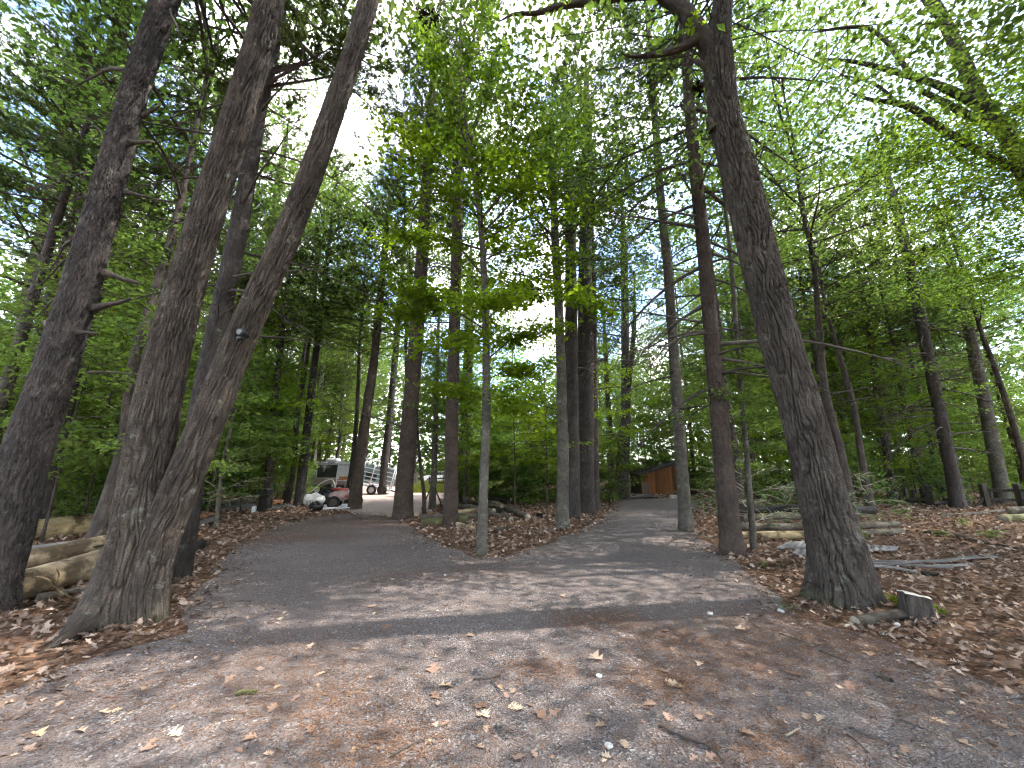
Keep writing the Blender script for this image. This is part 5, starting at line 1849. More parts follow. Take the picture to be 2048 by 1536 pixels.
e2 = e + [.8, .15, -.27]
mb.tube(np.array([e2, [e2[0], e2[1], 0]]), .035, 8)
obj('jack_leg', mb.mesh('jack_leg', [M['dark_void']]), trailer)

# white panel on a steel frame
pY = gp(683, 1003)[1]
pp, pm = pl(683, 1003, pY)
pp[2] = 0
panel = thing('panel_stand', 'white panel with an orange rust band on a thin steel frame', 'panel', pp)
mb = MB()
mb.box((0, 0, 60 * pm), (29 * pm, .03, 35 * pm), rot_y(math.radians(4)))
bd = obj('board', mb.mesh('board', [M['white_metal']], smooth=False), panel)
mb = MB()
g = np.random.default_rng(4)
xq = -11 * pm
while xq < 10 * pm:
    lw = g.uniform(.6, 1.6) * pm
    mb.box((xq + lw / 2, -.019, 71.5 * pm), (lw, .006, 1.6 * pm))
    xq += lw + .45 * pm
obj('lettering', mb.mesh('lettering', [M['ink']], smooth=False), bd, kind='stuff')
mb = MB()
mb.box((.5 * pm, -.02, 45.5 * pm), (20 * pm, .008, 6 * pm))
obj('rust_band', mb.mesh('rust_band', [M['rust_orange']], smooth=False), panel)
for sx in (-1, 1):
    mb = MB()
    mb.tube(np.array([[sx * 14.5 * pm - 3 * pm, 0.03, 0], [sx * 14.5 * pm, .03, 42 * pm], [sx * 14.5 * pm + 2 * pm, .03, 78 * pm]]), .022, 8)
    obj('leg', mb.mesh('leg', [M['white_metal']]), panel)
mb = MB()
mb.tube(np.array([[-14.5 * pm, .03, 41 * pm], [14.5 * pm, .03, 41 * pm]]), .02, 8)
obj('crossbar', mb.mesh('crossbar', [M['white_metal']]), panel)

# quad bike
qY = gp(692, 1016)[1]
qp, qm = pl(692, 1016, qY)
qp[2] = 0
quad = thing('quad_bike', 'faded pink and red quad bike before the white panel', 'quad bike', qp, rz=.25)
mb = MB()
for k, (z, sx, sy) in enumerate([(.42, .9, .5), (.55, 1.1, .62), (.68, 1.0, .58), (.78, .72, .42)]):
    pass
import bmesh as _bm
bm = _bm.new()
_bm.ops.create_icosphere(bm, subdivisions=3, radius=1)
for v in bm.verts:
    x, y, z = v.co
    v.co = Vector((x * .52 * (1 - .15 * z), y * .33, z * .24 + .05 * (x > 0) * x))
me = bpy.data.meshes.new('fender')
bm.to_mesh(me)
bm.free()
me.materials.append(M['faded_pink'])
for p_ in me.polygons:
    p_.use_smooth = True
obj('fender', me, quad, (-.25, 0, .55))
mb = MB()
mb.box((-.3, 0, .80), (.7, .3, .12), rot_y(.08), bev=.05)
obj('saddle', mb.mesh('saddle', [M['red_paint']]), quad)
mb = MB()
mb.tube(spline([[.15, -.38, 1.05], [.2, -.2, 1.0], [.22, 0, .9], [.2, .2, 1.0], [.15, .38, 1.05]], 16), .018, 8)
mb.tube(np.array([[.22, 0, .9], [.32, 0, .55]]), .025, 8)
obj('handlebar', mb.mesh('handlebar', [M['white_metal']]), quad)
mb = MB()
mb.box((.34, -.02, .80), (.2, .24, .18), None, bev=.06)
obj('headlight', mb.mesh('headlight', [M['red_paint']]), quad)
mb = MB()
mb.box((.02, -.335, .52), (.14, .02, .12), rot_y(.7))
obj('emblem', mb.mesh('emblem', [M['red_paint']], smooth=False), quad)
for x in (-.48, .38):
    for y in (-.36, .36):
        wheel(quad, (x, y, .27), .27, .2, 'fence_wood')


def sack(name, label, px, w, h, mat, seed, group=None, sq=.75):
    p = gp(*px)
    _, m_ = pl(px[0], px[1], p[1])
    bm = _bm.new()
    _bm.ops.create_icosphere(bm, subdivisions=4, radius=1)
    for v in bm.verts:
        x, y, z = v.co
        k = 1 + .16 * (float(vnoise(x * 2.2, y * 2.2, z * 2.2, seed)) - .5) * 2 + .05 * (float(vnoise(x * 7, y * 7, z * 7, seed)) - .5)
        f = np.sign(z) * abs(z) ** sq
        v.co = Vector((x * k * w * m_ * .5, y * k * w * m_ * .36, (f * .5 + .5) * h * m_ * (k if z > 0 else 1)))
    me = bpy.data.meshes.new(name)
    bm.to_mesh(me)
    bm.free()
    me.materials.append(M[mat])
    for p_ in me.polygons:
        p_.use_smooth = True
    o = obj(name, me, None, (p[0], p[1], .01))
    return tag(o, label, 'sack', group), m_


sk, m_ = sack('feed_sack', 'bulging white sack with black scrawl beside the grey slanting pine', (626, 1014), 44, 25, 'white_plastic', 4)
mb = MB()
for (xa, za, xb, zb) in [(-6, 6, -6, 12), (-6, 12, -3, 11), (-3, 11, -2, 8), (-2, 8, -6, 6), (1, 12, 0, 9), (0, 9, 4, 9), (3, 13, 3, 6), (6, 14, 7, 8), (9, 15, 12, 12), (12, 12, 12, 9)]:
    A = np.array([xa, 0, za]) * m_
    B2 = np.array([xb, 0, zb]) * m_
    for P_ in (A, B2):
        P_[1] = -44 * m_ * .36 * math.sqrt(max(.05, 1 - (P_[0] / (22 * m_)) ** 2 - ((P_[2] / (25 * m_) - .5) * 1.7) ** 2)) - .035
    mb.tube(np.array([A, B2]), .009, 5)
obj('scrawl', mb.mesh('scrawl', [M['ink']]), sk)
sack('garbage_bag', 'black garbage bag in front of the white sack', (632, 1024), 28, 19, 'black_plastic', 7)
sack('tarp_bundle', 'dark tarp-covered bundle behind the white sack', (654, 1012), 30, 38, 'dark_void', 9, sq=.5)
# bent white conduit over the bundle
mb = MB()
pts = [pl(620, 985, qY + .6)[0], pl(640, 968, qY + .6)[0], pl(655, 960, qY + .5)[0], pl(667, 962, qY + .4)[0], pl(676, 1004, qY + .3)[0]]
mb.tube(spline(pts, 22), .02, 7)
base = np.array([pts[-1][0], pts[-1][1], 0])
tag(obj('conduit', mb.mesh('conduit', [M['white_plastic']], shift=base), None, base), 'bent white plastic conduit arching over the tarp bundle', 'pipe')

# charred post and box
p = gp(521, 1030)
_, m_ = pl(521, 1030, p[1])
cpst = thing('charred_stump', 'tall charred stump with a black box on it left of the boards', 'stump', (p[0], p[1], gz(p)))
mb = MB()
mb.tube(np.array([[0, 0, -.05], [0, 0, 20 * m_], [0, 0, 36 * m_]]), np.array([9, 7, 6]) * m_, 14)
obj('stump_body', mb.mesh('stump_body', [M['char']]), cpst)
mb = MB()
mb.box((0, -.02, 42 * m_), (25 * m_, .3, 12 * m_), None, bev=.02)
obj('box', mb.mesh('box', [M['dark_void']], smooth=False), cpst)
# small white post beside it
p = gp(512, 1030)
mb = MB()
mb.box((0, 0, 8 * m_), (7 * m_, .1, 16 * m_), None, bev=.01)
tag(obj('marker_block', mb.mesh('marker_block', [M['white_metal']], smooth=False), None, (p[0] - .1, p[1], .02)), 'small pale block against the charred stump', 'block')

# boards leaning against the propped stem
t, C, base = MIDSTEM[24]
for k, (dx, dy, lb) in enumerate([(-.42, -.1, 'left'), (.05, -.42, 'front'), (.45, .1, 'right')]):
    A = np.array([base[0] + dx, base[1] + dy, gz(base) + .02])
    B2 = np.array([base[0] + dx * .12, base[1] + dy * .12 - .05, .98])
    d = B2 - A
    q = Vector(d).to_track_quat('Z', 'Y')
    mb = MB()
    mb.box((0, 0, np.linalg.norm(d) / 2), (.12, .05, np.linalg.norm(d)), None, bev=.008)
    tag(obj('prop_board', mb.mesh('prop_board', [M['fence_wood']], smooth=False), None, A, rot=q), 'dark board leaning on the propped stem from the ' + lb, 'board', 'boards propped against the thin stem')

# grey board fence, wire kennel and white car beyond the clearing
fY = gp(800, 973)[1]
fp, fm = pl(800, 973, fY)
fp[2] = 0
bf = thing('board_fence', 'grey upright board fence beyond the clearing', 'fence', fp)
for k in range(16):
    if 7 <= k <= 8:
        continue
    mb = MB()
    h = (24 + (k * 5) % 4) * fm
    mb.box((0, 0, h / 2), (3.2 * fm, .04, h))
    obj('board', mb.mesh('board', [M['grey_board']], smooth=False), bf, ((k * 3.7 - 22) * fm, 0, 0))
for z in (.25, .8):
    mb = MB()
    mb.box((0, .05, z * 24 * fm), (60 * fm, .05, .1))
    obj('rail', mb.mesh('rail', [M['grey_board']], smooth=False), bf, (5 * fm, 0, 0))
kY = gp(783, 976)[1]
kp, km = pl(783, 976, kY)
kp[2] = 0
ken = thing('wire_kennel', 'thin wire kennel frame right of the livestock trailer', 'kennel', kp)
for x in (-12, 0, 12):
    for y in (0, 1.6):
        mb = MB()
        mb.tube(np.array([[x * km, y, 0], [x * km, y, 36 * km]]), .025, 6)
        obj('post', mb.mesh('post', [M['galv']]), ken)
    mb = MB()
    mb.tube(np.array([[x * km, 0, 36 * km], [x * km, .8, 44 * km], [x * km, 1.6, 36 * km]]), .025, 6)
    obj('hoop', mb.mesh('hoop', [M['galv']]), ken)
for z in (18, 36):
    for y in (0, 1.6):
        mb = MB()
        mb.tube(np.array([[-12 * km, y, z * km], [12 * km, y, z * km]]), .02, 6)
        obj('rail', mb.mesh('rail', [M['galv']]), ken)

vY = gp(882, 966)[1]
vp, vm = pl(882, 966, vY)
vp[2] = 0
car = thing('parked_car', 'white car parked beyond the sunlit clearing', 'car', vp)
prof = [(-2.2, .35), (-2.25, .75), (-2.05, .92), (-1.15, 1.0), (-.55, 1.42), (.75, 1.45), (1.45, 1.02), (2.1, .9), (2.2, .6), (2.15, .35)]
n_ = len(prof)
V = np.array([[x, y * (.78 if z > 1.2 else .88), z] for y in (-1, 1) for x, z in prof])
q = [[k, (k + 1) % n_, n_ + (k + 1) % n_, n_ + k] for k in range(n_)]
me = bpy.data.meshes.new('body')
me.from_pydata([tuple(v) for v in V], [], [tuple(a) for a in q] + [tuple(range(n_ - 1, -1, -1)), tuple(range(n_, 2 * n_))])
me.materials.append(M['car_white'])
obj('body', me, car)
for y in (-1, 1):
    me = bpy.data.meshes.new('side_window')
    z0, z1 = 1.06, 1.38
    me.from_pydata([(-.95, y * .895, z0), (1.15, y * .895, z0), (.72, y * .80, z1), (-.5, y * .80, z1)], [], [(0, 1, 2, 3)])
    me.materials.append(M['glass_dark'])
    obj('side_window', me, car)
    for x in (-1.4, 1.35):
        wheel(car, (x, y * .82, .32), .32, .2)
fr = gp(880, 973)
rf2 = thing('rail_fence', 'low brown rail fence in front of the white car', 'fence', (fr[0], fr[1], 0))
_, m_ = pl(880, 973, fr[1])
for k in range(4):
    mb = MB()
    mb.box((0, 0, .5), (.12, .12, 1.0))
    obj('post', mb.mesh('post', [M['fence_wood']], smooth=False), rf2, ((k * 14 - 22) * m_, 0, 0))
for z in (.4, .8):
    mb = MB()
    mb.box((0, -.08, z), (46 * m_, .04, .13))
    obj('rail', mb.mesh('rail', [M['fence_wood']], smooth=False), rf2)

# security light on the slanting twin stem
lp, lm = pl(485, 668, twB[1] - .12)
sl = thing('security_light', 'small round security light on the slanting twin stem', 'lamp', lp)
mb = MB()
mb.tube(np.array([[0, .05, 0], [0, -.05, 0]]), 7.4 * lm, 20)
mb.tube(np.array([[0, -.05, 0], [0, -.056, 0]]), np.array([7.4, 7]) * lm, 20)
obj('housing', mb.mesh('housing', [M['black_plastic']], smooth=False), sl, (0, 0, .01))
mb = MB()
mb.tube(np.array([[0, -.05, 0], [0, -.066, 0]]), np.array([5.4, 5.0]) * lm, 20)
obj('lens', mb.mesh('lens', [M['lens']], smooth=False), sl, (0, 0, .012))
mb = MB()
mb.box((0, -.03, -11 * lm), (9 * lm, .07, 10 * lm), None, bev=.015)
obj('sensor', mb.mesh('sensor', [M['dark_void']]), sl)
# broken leaning trunk in the left woods
lt = []
bY = gp(85, 1000)[1]
for (x, y, w) in [(70, 1000, 20), (105, 935, 26), (150, 895, 28), (190, 865, 26), (232, 835, 18)]:
    p, mp = pl(x, y, bY)
    lt.append([*p, .5 * w * mp])
me, C_ = stem_mesh('broken_trunk', np.array(lt), 24, 80, M['log_bark'], bark_disp('scaly', 5, 12, .2, .012, None, .12), lt[0][:3])
tag(obj('broken_trunk', me, None, lt[0][:3]), 'broken dead trunk leaning among leaves behind the big left pine', 'trunk')
# squirrel nests
for (x, y, Y, r, lb) in [(1388, 183, MIDSTEM[0][2][1], .17, 'dark round leaf nest stuck to the reddish pine high up'), (855, 42, hB[1] + .5, .38, 'shaggy dark leaf nest high in the canopy above the island')]:
    p, _m = pl(x, y, Y)
    g = np.random.default_rng(int(x))
    P_ = unit(g.normal(0, 1, (700, 3))) * (r * g.uniform(.3, 1, (700, 1)) ** .5)
    V, T = leaf_cloud(g, P_, .11, .5, 1.5)
    tag(obj('leaf_nest', make_mesh('leaf_nest', V, [(T, 0)], [M['nest']], False, fattr={'v': np.repeat(g.uniform(0, 1, 700), 2)}), None, p), lb, 'nest', 'leaf nests in the trees')
# sparse pale-twigged bushes at the drive edges and green seedlings by the oak
for k, (x, y, s, v, lb) in enumerate([(1500, 1076, 1.1, 0, 'sparse bush with pale bare twigs left of the oak'), (1580, 1060, .9, 1, 'small sparse bush behind the logs left of the oak'), (1700, 1070, .8, 1, 'sparse sprouting bush right behind the oak'), (412, 1052, 1.3, 0, 'sparse bush with pale twigs between twin tree and left drive'), (1745, 1046, .9, 0, 'sparse bush above the logs right of the oak'), (1355, 1010, .5, 1, 'tuft of leaves at the shed right side'), (1215, 1003, .7, 1, 'pale tuft left of the pine by the shed')]):
    p = gp(x, y)
    t = thing('shrub', lb, 'shrub', (p[0], p[1], gz(p)), 'sparse bushes at the drive edges', k * 1.3, s)
    obj('crown', SPARSE[v], t)


def seedling(label, px, h, n_l, ln, mat):
    p = gp(*px)
    g = np.random.default_rng(int(px[0] + px[1]))
    mb = MB()
    mb.tube(curve_path((0, 0, -.01), (.1, 0, 1), h, 4, .02, .12, g), np.linspace(.004, .002, 5), 5)
    P_ = np.stack([g.normal(0, h * .35, n_l), g.normal(0, h * .35, n_l), g.uniform(.3, 1.05, n_l) * h], 1)
    V, T = leaf_cloud(g, P_, ln, .6, .5)
    t = thing('seedling', label, 'seedling', (p[0], p[1], gz(p)), 'green seedlings on the forest floor')
    obj('stem', mb.mesh('stem', [M['twig']]), t)
    obj('crown', make_mesh('crown', V, [(T, 0)], [M[mat]], False, fattr={'v': np.repeat(g.uniform(0, 1, n_l), 2)}), t)


for x, y, h, n_l, ln, mt, lb in [
    (1578, 1228, .12, 12, .05, 'pale_leaf', 'pale seedling on the drive edge just left of the oak foot'),
    (1800, 1220, .13, 60, .05, 'bright_leaf', 'mossy green tuft between the oak and the stump'),
    (1880, 1235, .08, 24, .05, 'bright_leaf', 'yellow-green seedling right of the stump'),
    (1735, 1068, .25, 40, .07, 'bright_leaf', 'green seedling by the logs right of the oak'),
    (1810, 1045, .35, 40, .08, 'shrub_leaf', 'leafy seedling on the slope above the long fallen bough'),
    (1885, 1080, .22, 34, .07, 'shrub_leaf', 'green seedling touching the long fallen bough'),
    (1930, 1055, .25, 26, .08, 'shrub_leaf', 'seedling in the leaves between the fence and the fallen bough'),
    (1985, 1082, .24, 30, .08, 'shrub_leaf', 'seedling right of the fallen bough middle'),
    (1530, 1140, .15, 18, .06, 'shrub_leaf', 'small seedling in the leaves left of the oak'),
    (1728, 1080, .2, 30, .06, 'bright_leaf', 'bright seedling just right of the oak trunk')]:
    seedling(lb, (x, y), h, n_l, ln, mt)
for k, (x, y) in enumerate([(110, 1022), (140, 1012), (165, 1008), (60, 1020), (340, 1024), (388, 1022), (414, 1024)]):
    p = gp(x, y)
    t = register(thing('shrub', 'knee-high green bush', 'shrub', (p[0], p[1], gz(p)), 'low bushes on the left', k * 1.1, .55), 'knee-high green bush')
    obj('stem', QSTEM[k % 3][0], t)
    obj('crown', SHRUB[k % 3], t)
for k, x in enumerate([950, 985, 1012, 1040, 1066, 1095, 1108, 1200, 1225]):
    p = gp(x, 1001 + (k * 5) % 9)
    t = register(thing('shrub', 'dense waist-high bush', 'shrub', (p[0], p[1], gz(p)), 'bushes behind the log heap', k * .9, 1.0 + .25 * (k % 3)), 'dense waist-high bush')
    obj('stem', QSTEM[k % 3][0], t)
    obj('crown', SHRUB[k % 3], t)

for (phrase, band), members in REG.items():
    members.sort(key=lambda a: a[0])
    for k, (_, o) in enumerate(members):
        o['label'] = phrase + ' ' + band + (', ' + (ORD[k] if k < 12 else 'among the farthest') if len(members) > 1 else '')

# ------------------------------------------------------------------ fallen leaves, needles, grass
def oak_leaf_outline(lobes):
    """Half-width along the midrib of a lobed oak leaf."""
    t = [0, .10]
    w = [0.015, .03]
    for k in range(lobes):
        c = .2 + .7 * k / lobes
        t += [c, c + .35 / lobes]
        w += [(.24 + .17 * math.sin(PI * (k + .6) / lobes)), .10 + .03 * (k % 2)]
    t += [.93, 1.0]
    w += [.11, 0.0]
    return np.array(t), np.array(w)


def oak_leaf_verts(seed, lobes=4):
    g = np.random.default_rng(seed)
    t, w = oak_leaf_outline(lobes)
    sk_ = np.where(w > .12, .05, 0)
    curl = g.uniform(.12, .4)
    twist = g.uniform(-.5, .5)
    bendv = g.uniform(-.3, .5)
    V = []
    for s in (0, 1, -1):
        for k in range(len(t)):
            ww = w[k] * (1 + g.uniform(-.35, .3)) * (0 if s == 0 else 1)
            x = t[k] + (sk_[k] + g.uniform(-.01, .01) if s else 0)
            V.append([x - .5, s * ww, curl * ww + bendv * (x - .5) ** 2 * .5 + twist * s * ww * (x - .3) + g.uniform(0, .02)])
    n_ = len(t)
    q = []
    for k in range(n_ - 1):
        q += [[k, k + 1, n_ + k + 1, n_ + k], [k + 1, k, 2 * n_ + k, 2 * n_ + k + 1]]
    V = np.array(V)
    V[:, 2] -= V[:, 2].min()
    return V, np.array(q)


LEAF = [oak_leaf_verts(40 + k, 2 + k % 3) for k in range(8)]
LEAFME = [make_mesh('fallen_leaf', V, [(q, 0)], [M['dry_leaf']], True, fattr={'v': np.full(len(q), .25 + .1 * k)}) for k, (V, q) in enumerate(LEAF)]

gL = np.random.default_rng(31)
# leaves lying singly on the drive: first those read off the photograph, then strewn ones
single = [(620, 1462, 40), (212, 1428, 36), (1385, 1465, 0), (868, 1340, 44), (870, 1395, 34), (893, 1375, 36), (938, 1272, 30), (772, 1256, 30), (963, 1415, 36), (968, 1432, 40), (1030, 1418, 36), (1026, 1384, 24), (1012, 1394, 20), (1192, 1318, 44), (1338, 1368, 40), (1352, 1376, 34), (1330, 1345, 26),
          (1490, 1470, 40), (1612, 1436, 30), (1640, 1440, 34), (1880, 1445, 30), (1810, 1505, 32), (1205, 1240, 26), (1180, 1236, 22), (1262, 1235, 20), (1330, 1265, 28), (1400, 1330, 30), (1520, 1340, 40), (1590, 1350, 40), (1500, 1310, 30), (1700, 1375, 36), (1085, 1436, 44), (1110, 1430, 36), (1300, 1412, 30), (1290, 1418, 22),
          (1200, 1455, 28), (1335, 1438, 28), (1400, 1438, 28), (1250, 1492, 34), (1040, 1516, 42), (890, 1450, 24), (960, 1496, 28), (780, 1448, 20), (590, 1400, 26), (545, 1420, 30), (500, 1480, 34), (350, 1470, 34), (300, 1500, 34), (160, 1465, 34), (80, 1470, 34), (60, 1500, 30), (710, 1300, 20), (745, 1215, 22), (620, 1295, 26), (850, 1150, 18), (740, 1165, 18),
          (785, 1160, 16), (960, 1140, 14), (1060, 1190, 16), (1125, 1193, 22), (1400, 1188, 18), (1610, 1250, 20), (1480, 1260, 26), (1640, 1290, 20), (1740, 1310, 26), (1880, 1372, 24), (1960, 1410, 26), (1930, 1490, 30), (2000, 1452, 26), (1560, 1420, 22), (480, 1250, 20), (560, 1240, 18), (430, 1320, 26), (520, 1340, 22), (640, 1350, 26), (460, 1360, 30)]
spots = [(x, y, w) for x, y, w in single if w]
while len(spots) < 200:
    x, y = gL.uniform(0, 2048), 1100 + 430 * gL.uniform() ** .7
    p = gp(x, y)
    d = poly_signed(np.array([p[0]]), np.array([p[1]]), ROAD)[0]
    if d > -.02 or (d < -.9 and gL.uniform() < .45):
        continue
    spots.append((x, y, gL.uniform(.03, .08) * F / ((p - [0, 0, EYE]) @ _f)))
for k, (x, y, w) in enumerate(spots):
    p = gp(x, y)
    s = w * .95 * ((p - [0, 0, EYE]) @ _f) / F
    o = obj('fallen_leaf', LEAFME[int(gL.integers(8))], None, (p[0], p[1], .009 + gz(p)), rot=(gL.normal(0, .12), gL.normal(0, .12), gL.uniform(0, 6.28)), scale=(s, s * gL.uniform(.8, 1.15), s * gL.uniform(.5, 1.2)))
    tag(o, 'dry tan oak leaf lying singly on the gravel drive', 'leaf', 'single dry leaves on the drive')


def in_view(x, y, margin=.12):
    q = np.stack([x, y, np.zeros_like(x) - EYE], 1)
    dz = q @ _f
    return (dz > .4) & (np.abs((q @ _r) / dz) < 1.332 + margin) & (-(q @ _u) / dz < 1.0 + margin)


# leaf litter of the forest floor: lobed leaves near, simple folded ones further off
def litter_points(g, n_, ylo, yhi, power=1.0):
    y = ylo + (yhi - ylo) * g.uniform(0, 1, n_) ** power
    x = g.uniform(-1, 1, n_) * (1.42 * y + 1.2)
    d = np.minimum(poly_signed(x, y, ROAD), poly_signed(x, y, CLEARING))
    edge = sstep(-.4, .35, d + .5 * (vnoise(x * 1.4, y * 1.4, 0, 21) - .5))
    keep = (g.uniform(0, 1, n_) < edge) & in_view(x, y)
    return x[keep], y[keep], d[keep]


V_all, Q_all, F_all, nv = [], [], [], 0
x, y, d = litter_points(gL, 24000, 1.3, 8.5, .75)
for k in range(8):
    sel = np.arange(len(x)) % 8 == k
    LV, LQ = LEAF[k]
    m_ = int(sel.sum())
    s = gL.uniform(.04, .10, m_)
    a = gL.uniform(0, 2 * PI, m_)
    tx, ty = gL.normal(0, .38, m_), gL.normal(0, .38, m_)
    X = LV[None, :, 0] * s[:, None]
    Yv = LV[None, :, 1] * s[:, None] * .95
    Z = LV[None, :, 2] * s[:, None] + X * tx[:, None] + Yv * ty[:, None]
    Z = Z - Z.min(1, keepdims=True)
    ca, sa = np.cos(a)[:, None], np.sin(a)[:, None]
    wx, wy = x[sel][:, None] + X * ca - Yv * sa, y[sel][:, None] + X * sa + Yv * ca
    wz = ground_z(x[sel], y[sel])[:, None] + .008 + gL.uniform(0, .03, m_)[:, None] * (d[sel] > 0)[:, None] + Z
    V_all.append(np.stack([wx, wy, wz], -1).reshape(-1, 3))
    Q_all.append((LQ[None] + (np.arange(m_) * len(LV))[:, None, None]).reshape(-1, 4) + nv)
    F_all.append(np.repeat(np.clip(gL.beta(1.25, 1.7, m_), 0, 1), len(LQ)))
    nv += m_ * len(LV)
near_me = make_mesh('leaf_litter', np.concatenate(V_all), [(np.concatenate(Q_all), 0)], [M['litter']], True, fattr={'v': np.concatenate(F_all)})
ll = obj('leaf_litter', near_me, kind='stuff')
ll['label'] = 'brown oak leaf litter covering the forest floor beside the drive'
ll['category'] = 'leaf litter'
x, y, d = litter_points(gL, 62000, 7.5, 34, .8)
P = np.stack([x, y, ground_z(x, y) + .02 + gL.uniform(0, .05, len(x)) * (d > 0)], 1)
az = gL.uniform(0, 2 * PI, len(P))
A = np.stack([np.cos(az), np.sin(az), gL.normal(0, .35, len(P))], 1)
Nn = np.stack([gL.normal(0, .45, len(P)), gL.normal(0, .45, len(P)), np.ones(len(P))], 1)
Ls = gL.uniform(.07, .14, len(P)) * (1 + .02 * y)
V, T = leaf_arrays(P, A, Nn, Ls, Ls * .7, .3)
fl = obj('leaf_litter', make_mesh('leaf_litter_far', V, [(T, 0)], [M['litter']], False, fattr={'v': np.repeat(np.clip(gL.beta(1.25, 1.6, len(P)), 0, 1), 2)}), kind='stuff')
fl['label'] = 'brown leaf litter further back under the trees'
fl['category'] = 'leaf litter'
# crumbled leaf bits that blur the edge between litter and gravel
n_ = 60000
y = 1.3 + 17 * gL.uniform(0, 1, n_) ** .8
x = gL.uniform(-1, 1, n_) * (1.42 * y + 1.2)
d = poly_signed(x, y, ROAD)
keep = in_view(x, y) & (gL.uniform(0, 1, n_) < np.exp(-((d + .15) / (.45 + .35 * vnoise(x, y, 0, 33))) ** 2))
x, y = x[keep], y[keep]
P = np.stack([x, y, ground_z(x, y) + .009 + gL.uniform(0, .004, len(x))], 1)
az = gL.uniform(0, 2 * PI, len(P))
A = np.stack([np.cos(az), np.sin(az), gL.normal(0, .12, len(P))], 1)
Nn = np.stack([gL.normal(0, .2, len(P)), gL.normal(0, .2, len(P)), np.ones(len(P))], 1)
Ls = gL.uniform(.018, .05, len(P)) * (1 + .03 * y)
V, T = leaf_arrays(P, A, Nn, Ls, Ls * .7, .2)
lc = obj('leaf_crumbs', make_mesh('leaf_crumbs', V, [(T, 0)], [M['litter']], False, fattr={'v': np.repeat(np.clip(gL.beta(1.6, 2.2, len(P)), 0, 1), 2)}), kind='stuff')
lc['label'] = 'crumbled brown leaf bits along the drive edges'
lc['category'] = 'leaf crumbs'
# pine needles drifted on the drive
cx, cy = [], []
for (px, py, r, n_) in [(1335, 1365, .28, 900), (1190, 1240, .3, 800), (1500, 1320, .45, 1200), (640, 1400, .4, 900), (760, 1500, .35, 900), (1560, 1500, .3, 700), (1900, 1400, .5, 1100), (780, 1155, .5, 500), (940, 1140, .8, 700), (1660, 1280, .5, 1200), (650, 1050, 2.2, 6000), (760, 1040, 1.6, 4000), (560, 1075, .9, 2500), (1080, 1340, .2, 350), (1330, 1280, .3, 600), (560, 1310, .5, 700), (300, 1380, .6, 900), (1750, 1290, .5, 900), (1440, 1250, .6, 800), (1600, 1235, .35, 700)]:
    p = gp(px, py)
    cx.append(p[0] + gL.normal(0, r, n_))
    cy.append(p[1] + gL.normal(0, r * .6, n_))
n_ = 9000
yy = 1.3 + 10 * gL.uniform(0, 1, n_)
cx.append(gL.uniform(-1, 1, n_) * 1.35 * yy)
cy.append(yy)
x, y = np.concatenate(cx), np.concatenate(cy)
sel = in_view(x, y)
x, y = x[sel], y[sel]
a = gL.uniform(0, PI, len(x))
L2 = gL.uniform(.035, .06, len(x))
w = .0014 + .00045 * y
z = ground_z(x, y) + .009 + gL.uniform(0, .006, len(x))
D = np.stack([np.cos(a) * L2, np.sin(a) * L2, gL.normal(0, .004, len(x))], 1)
S = np.stack([-np.sin(a) * w, np.cos(a) * w, 0 * w], 1)
P = np.stack([x, y, z], 1)
V = np.stack([P - D - S, P - D + S, P + D], 1).reshape(-1, 3)
pn = obj('pine_needles', make_mesh('pine_needles', V, [(np.arange(len(V)).reshape(-1, 3), 0)], [M['needle_litter']], False, fattr={'v': gL.uniform(0, 1, len(x))}), kind='stuff')
pn['label'] = 'rust-coloured pine needles drifted over the gravel'
pn['category'] = 'pine needles'
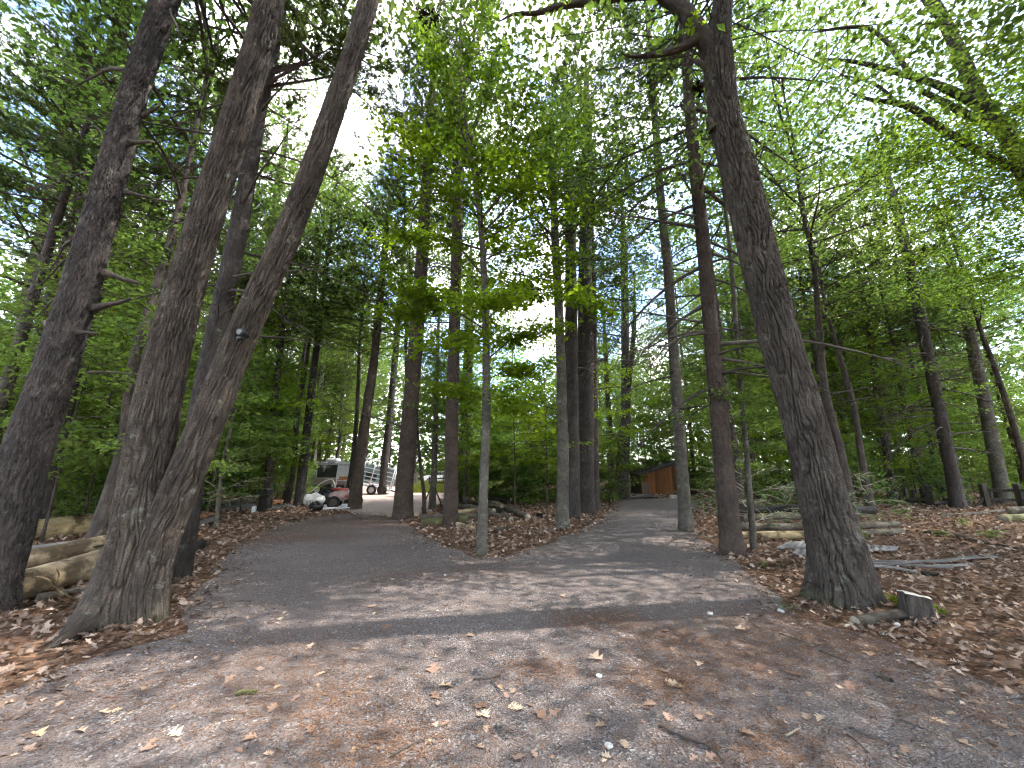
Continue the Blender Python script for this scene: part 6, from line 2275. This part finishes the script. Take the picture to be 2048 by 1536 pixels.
# gravel crumbs that stand proud of the drive close to the camera
n_ = 15000
yy = 1.25 + 4.2 * gL.uniform(0, 1, n_) ** .8
x = gL.uniform(-1, 1, n_) * (1.35 * yy + .2)
sel = in_view(x, yy) & (poly_signed(x, yy, ROAD) < -.02)
x, y = x[sel], yy[sel]
r = gL.uniform(.003, .008, len(x)) * np.where(gL.uniform(0, 1, len(x)) < .03, 1.6, 1)
oct_ = np.array([[1, 0, 0], [0, 1, 0], [-1, 0, 0], [0, -1, 0], [0, 0, .7], [0, 0, -.5]])
ot = np.array([[0, 1, 4], [1, 2, 4], [2, 3, 4], [3, 0, 4]])
V = oct_[None] * (r[:, None, None] * gL.uniform(.6, 1.3, (len(x), 6, 1)))
a = gL.uniform(0, 6.28, len(x))
ca, sa = np.cos(a)[:, None], np.sin(a)[:, None]
V = np.stack([V[..., 0] * ca - V[..., 1] * sa + x[:, None], V[..., 0] * sa + V[..., 1] * ca + y[:, None], V[..., 2] + .008], -1).reshape(-1, 3)
T = (ot[None] + (np.arange(len(x)) * 6)[:, None, None]).reshape(-1, 3)
M['crumb'] = leaf_mat('crumb', (.04, .038, .038), (.085, .08, .079), (.17, .158, .152), 0.0, gloss=.25, rough=.7, var=0)
gv = obj('gravel', make_mesh('gravel', V, [(T, 0)], [M['crumb']], False, fattr={'v': np.repeat(gL.beta(1.3, 2.4, len(x)), 4)}), kind='stuff')
gv['label'] = 'loose gravel crumbs on the near part of the drive'
gv['category'] = 'gravel'
# grass beyond the clearing
n_ = 9000
px = gL.uniform(820, 915, n_)
P = np.array([gp(a, b) for a, b in zip(px, gL.uniform(964, 986, n_))])
hgt = gL.uniform(.15, .4, n_)[:, None]
D = np.stack([gL.normal(0, .08, n_), gL.normal(0, .08, n_), np.ones(n_)], 1) * hgt
S = np.stack([np.full(n_, .03), np.zeros(n_), np.zeros(n_)], 1)
V = np.stack([P - S, P + S, P + D], 1).reshape(-1, 3)
M['grass'] = leaf_mat('grass', (.10, .13, .03), (.16, .18, .04), (.24, .24, .07), .4, var=0)
gr = obj('grass', make_mesh('grass', V, [(np.arange(len(V)).reshape(-1, 3), 0)], [M['grass']], False, fattr={'v': gL.uniform(0, 1, n_)}), kind='stuff')
gr['label'] = 'sunlit yellow-green grass strip at the back of the clearing'
gr['category'] = 'grass'
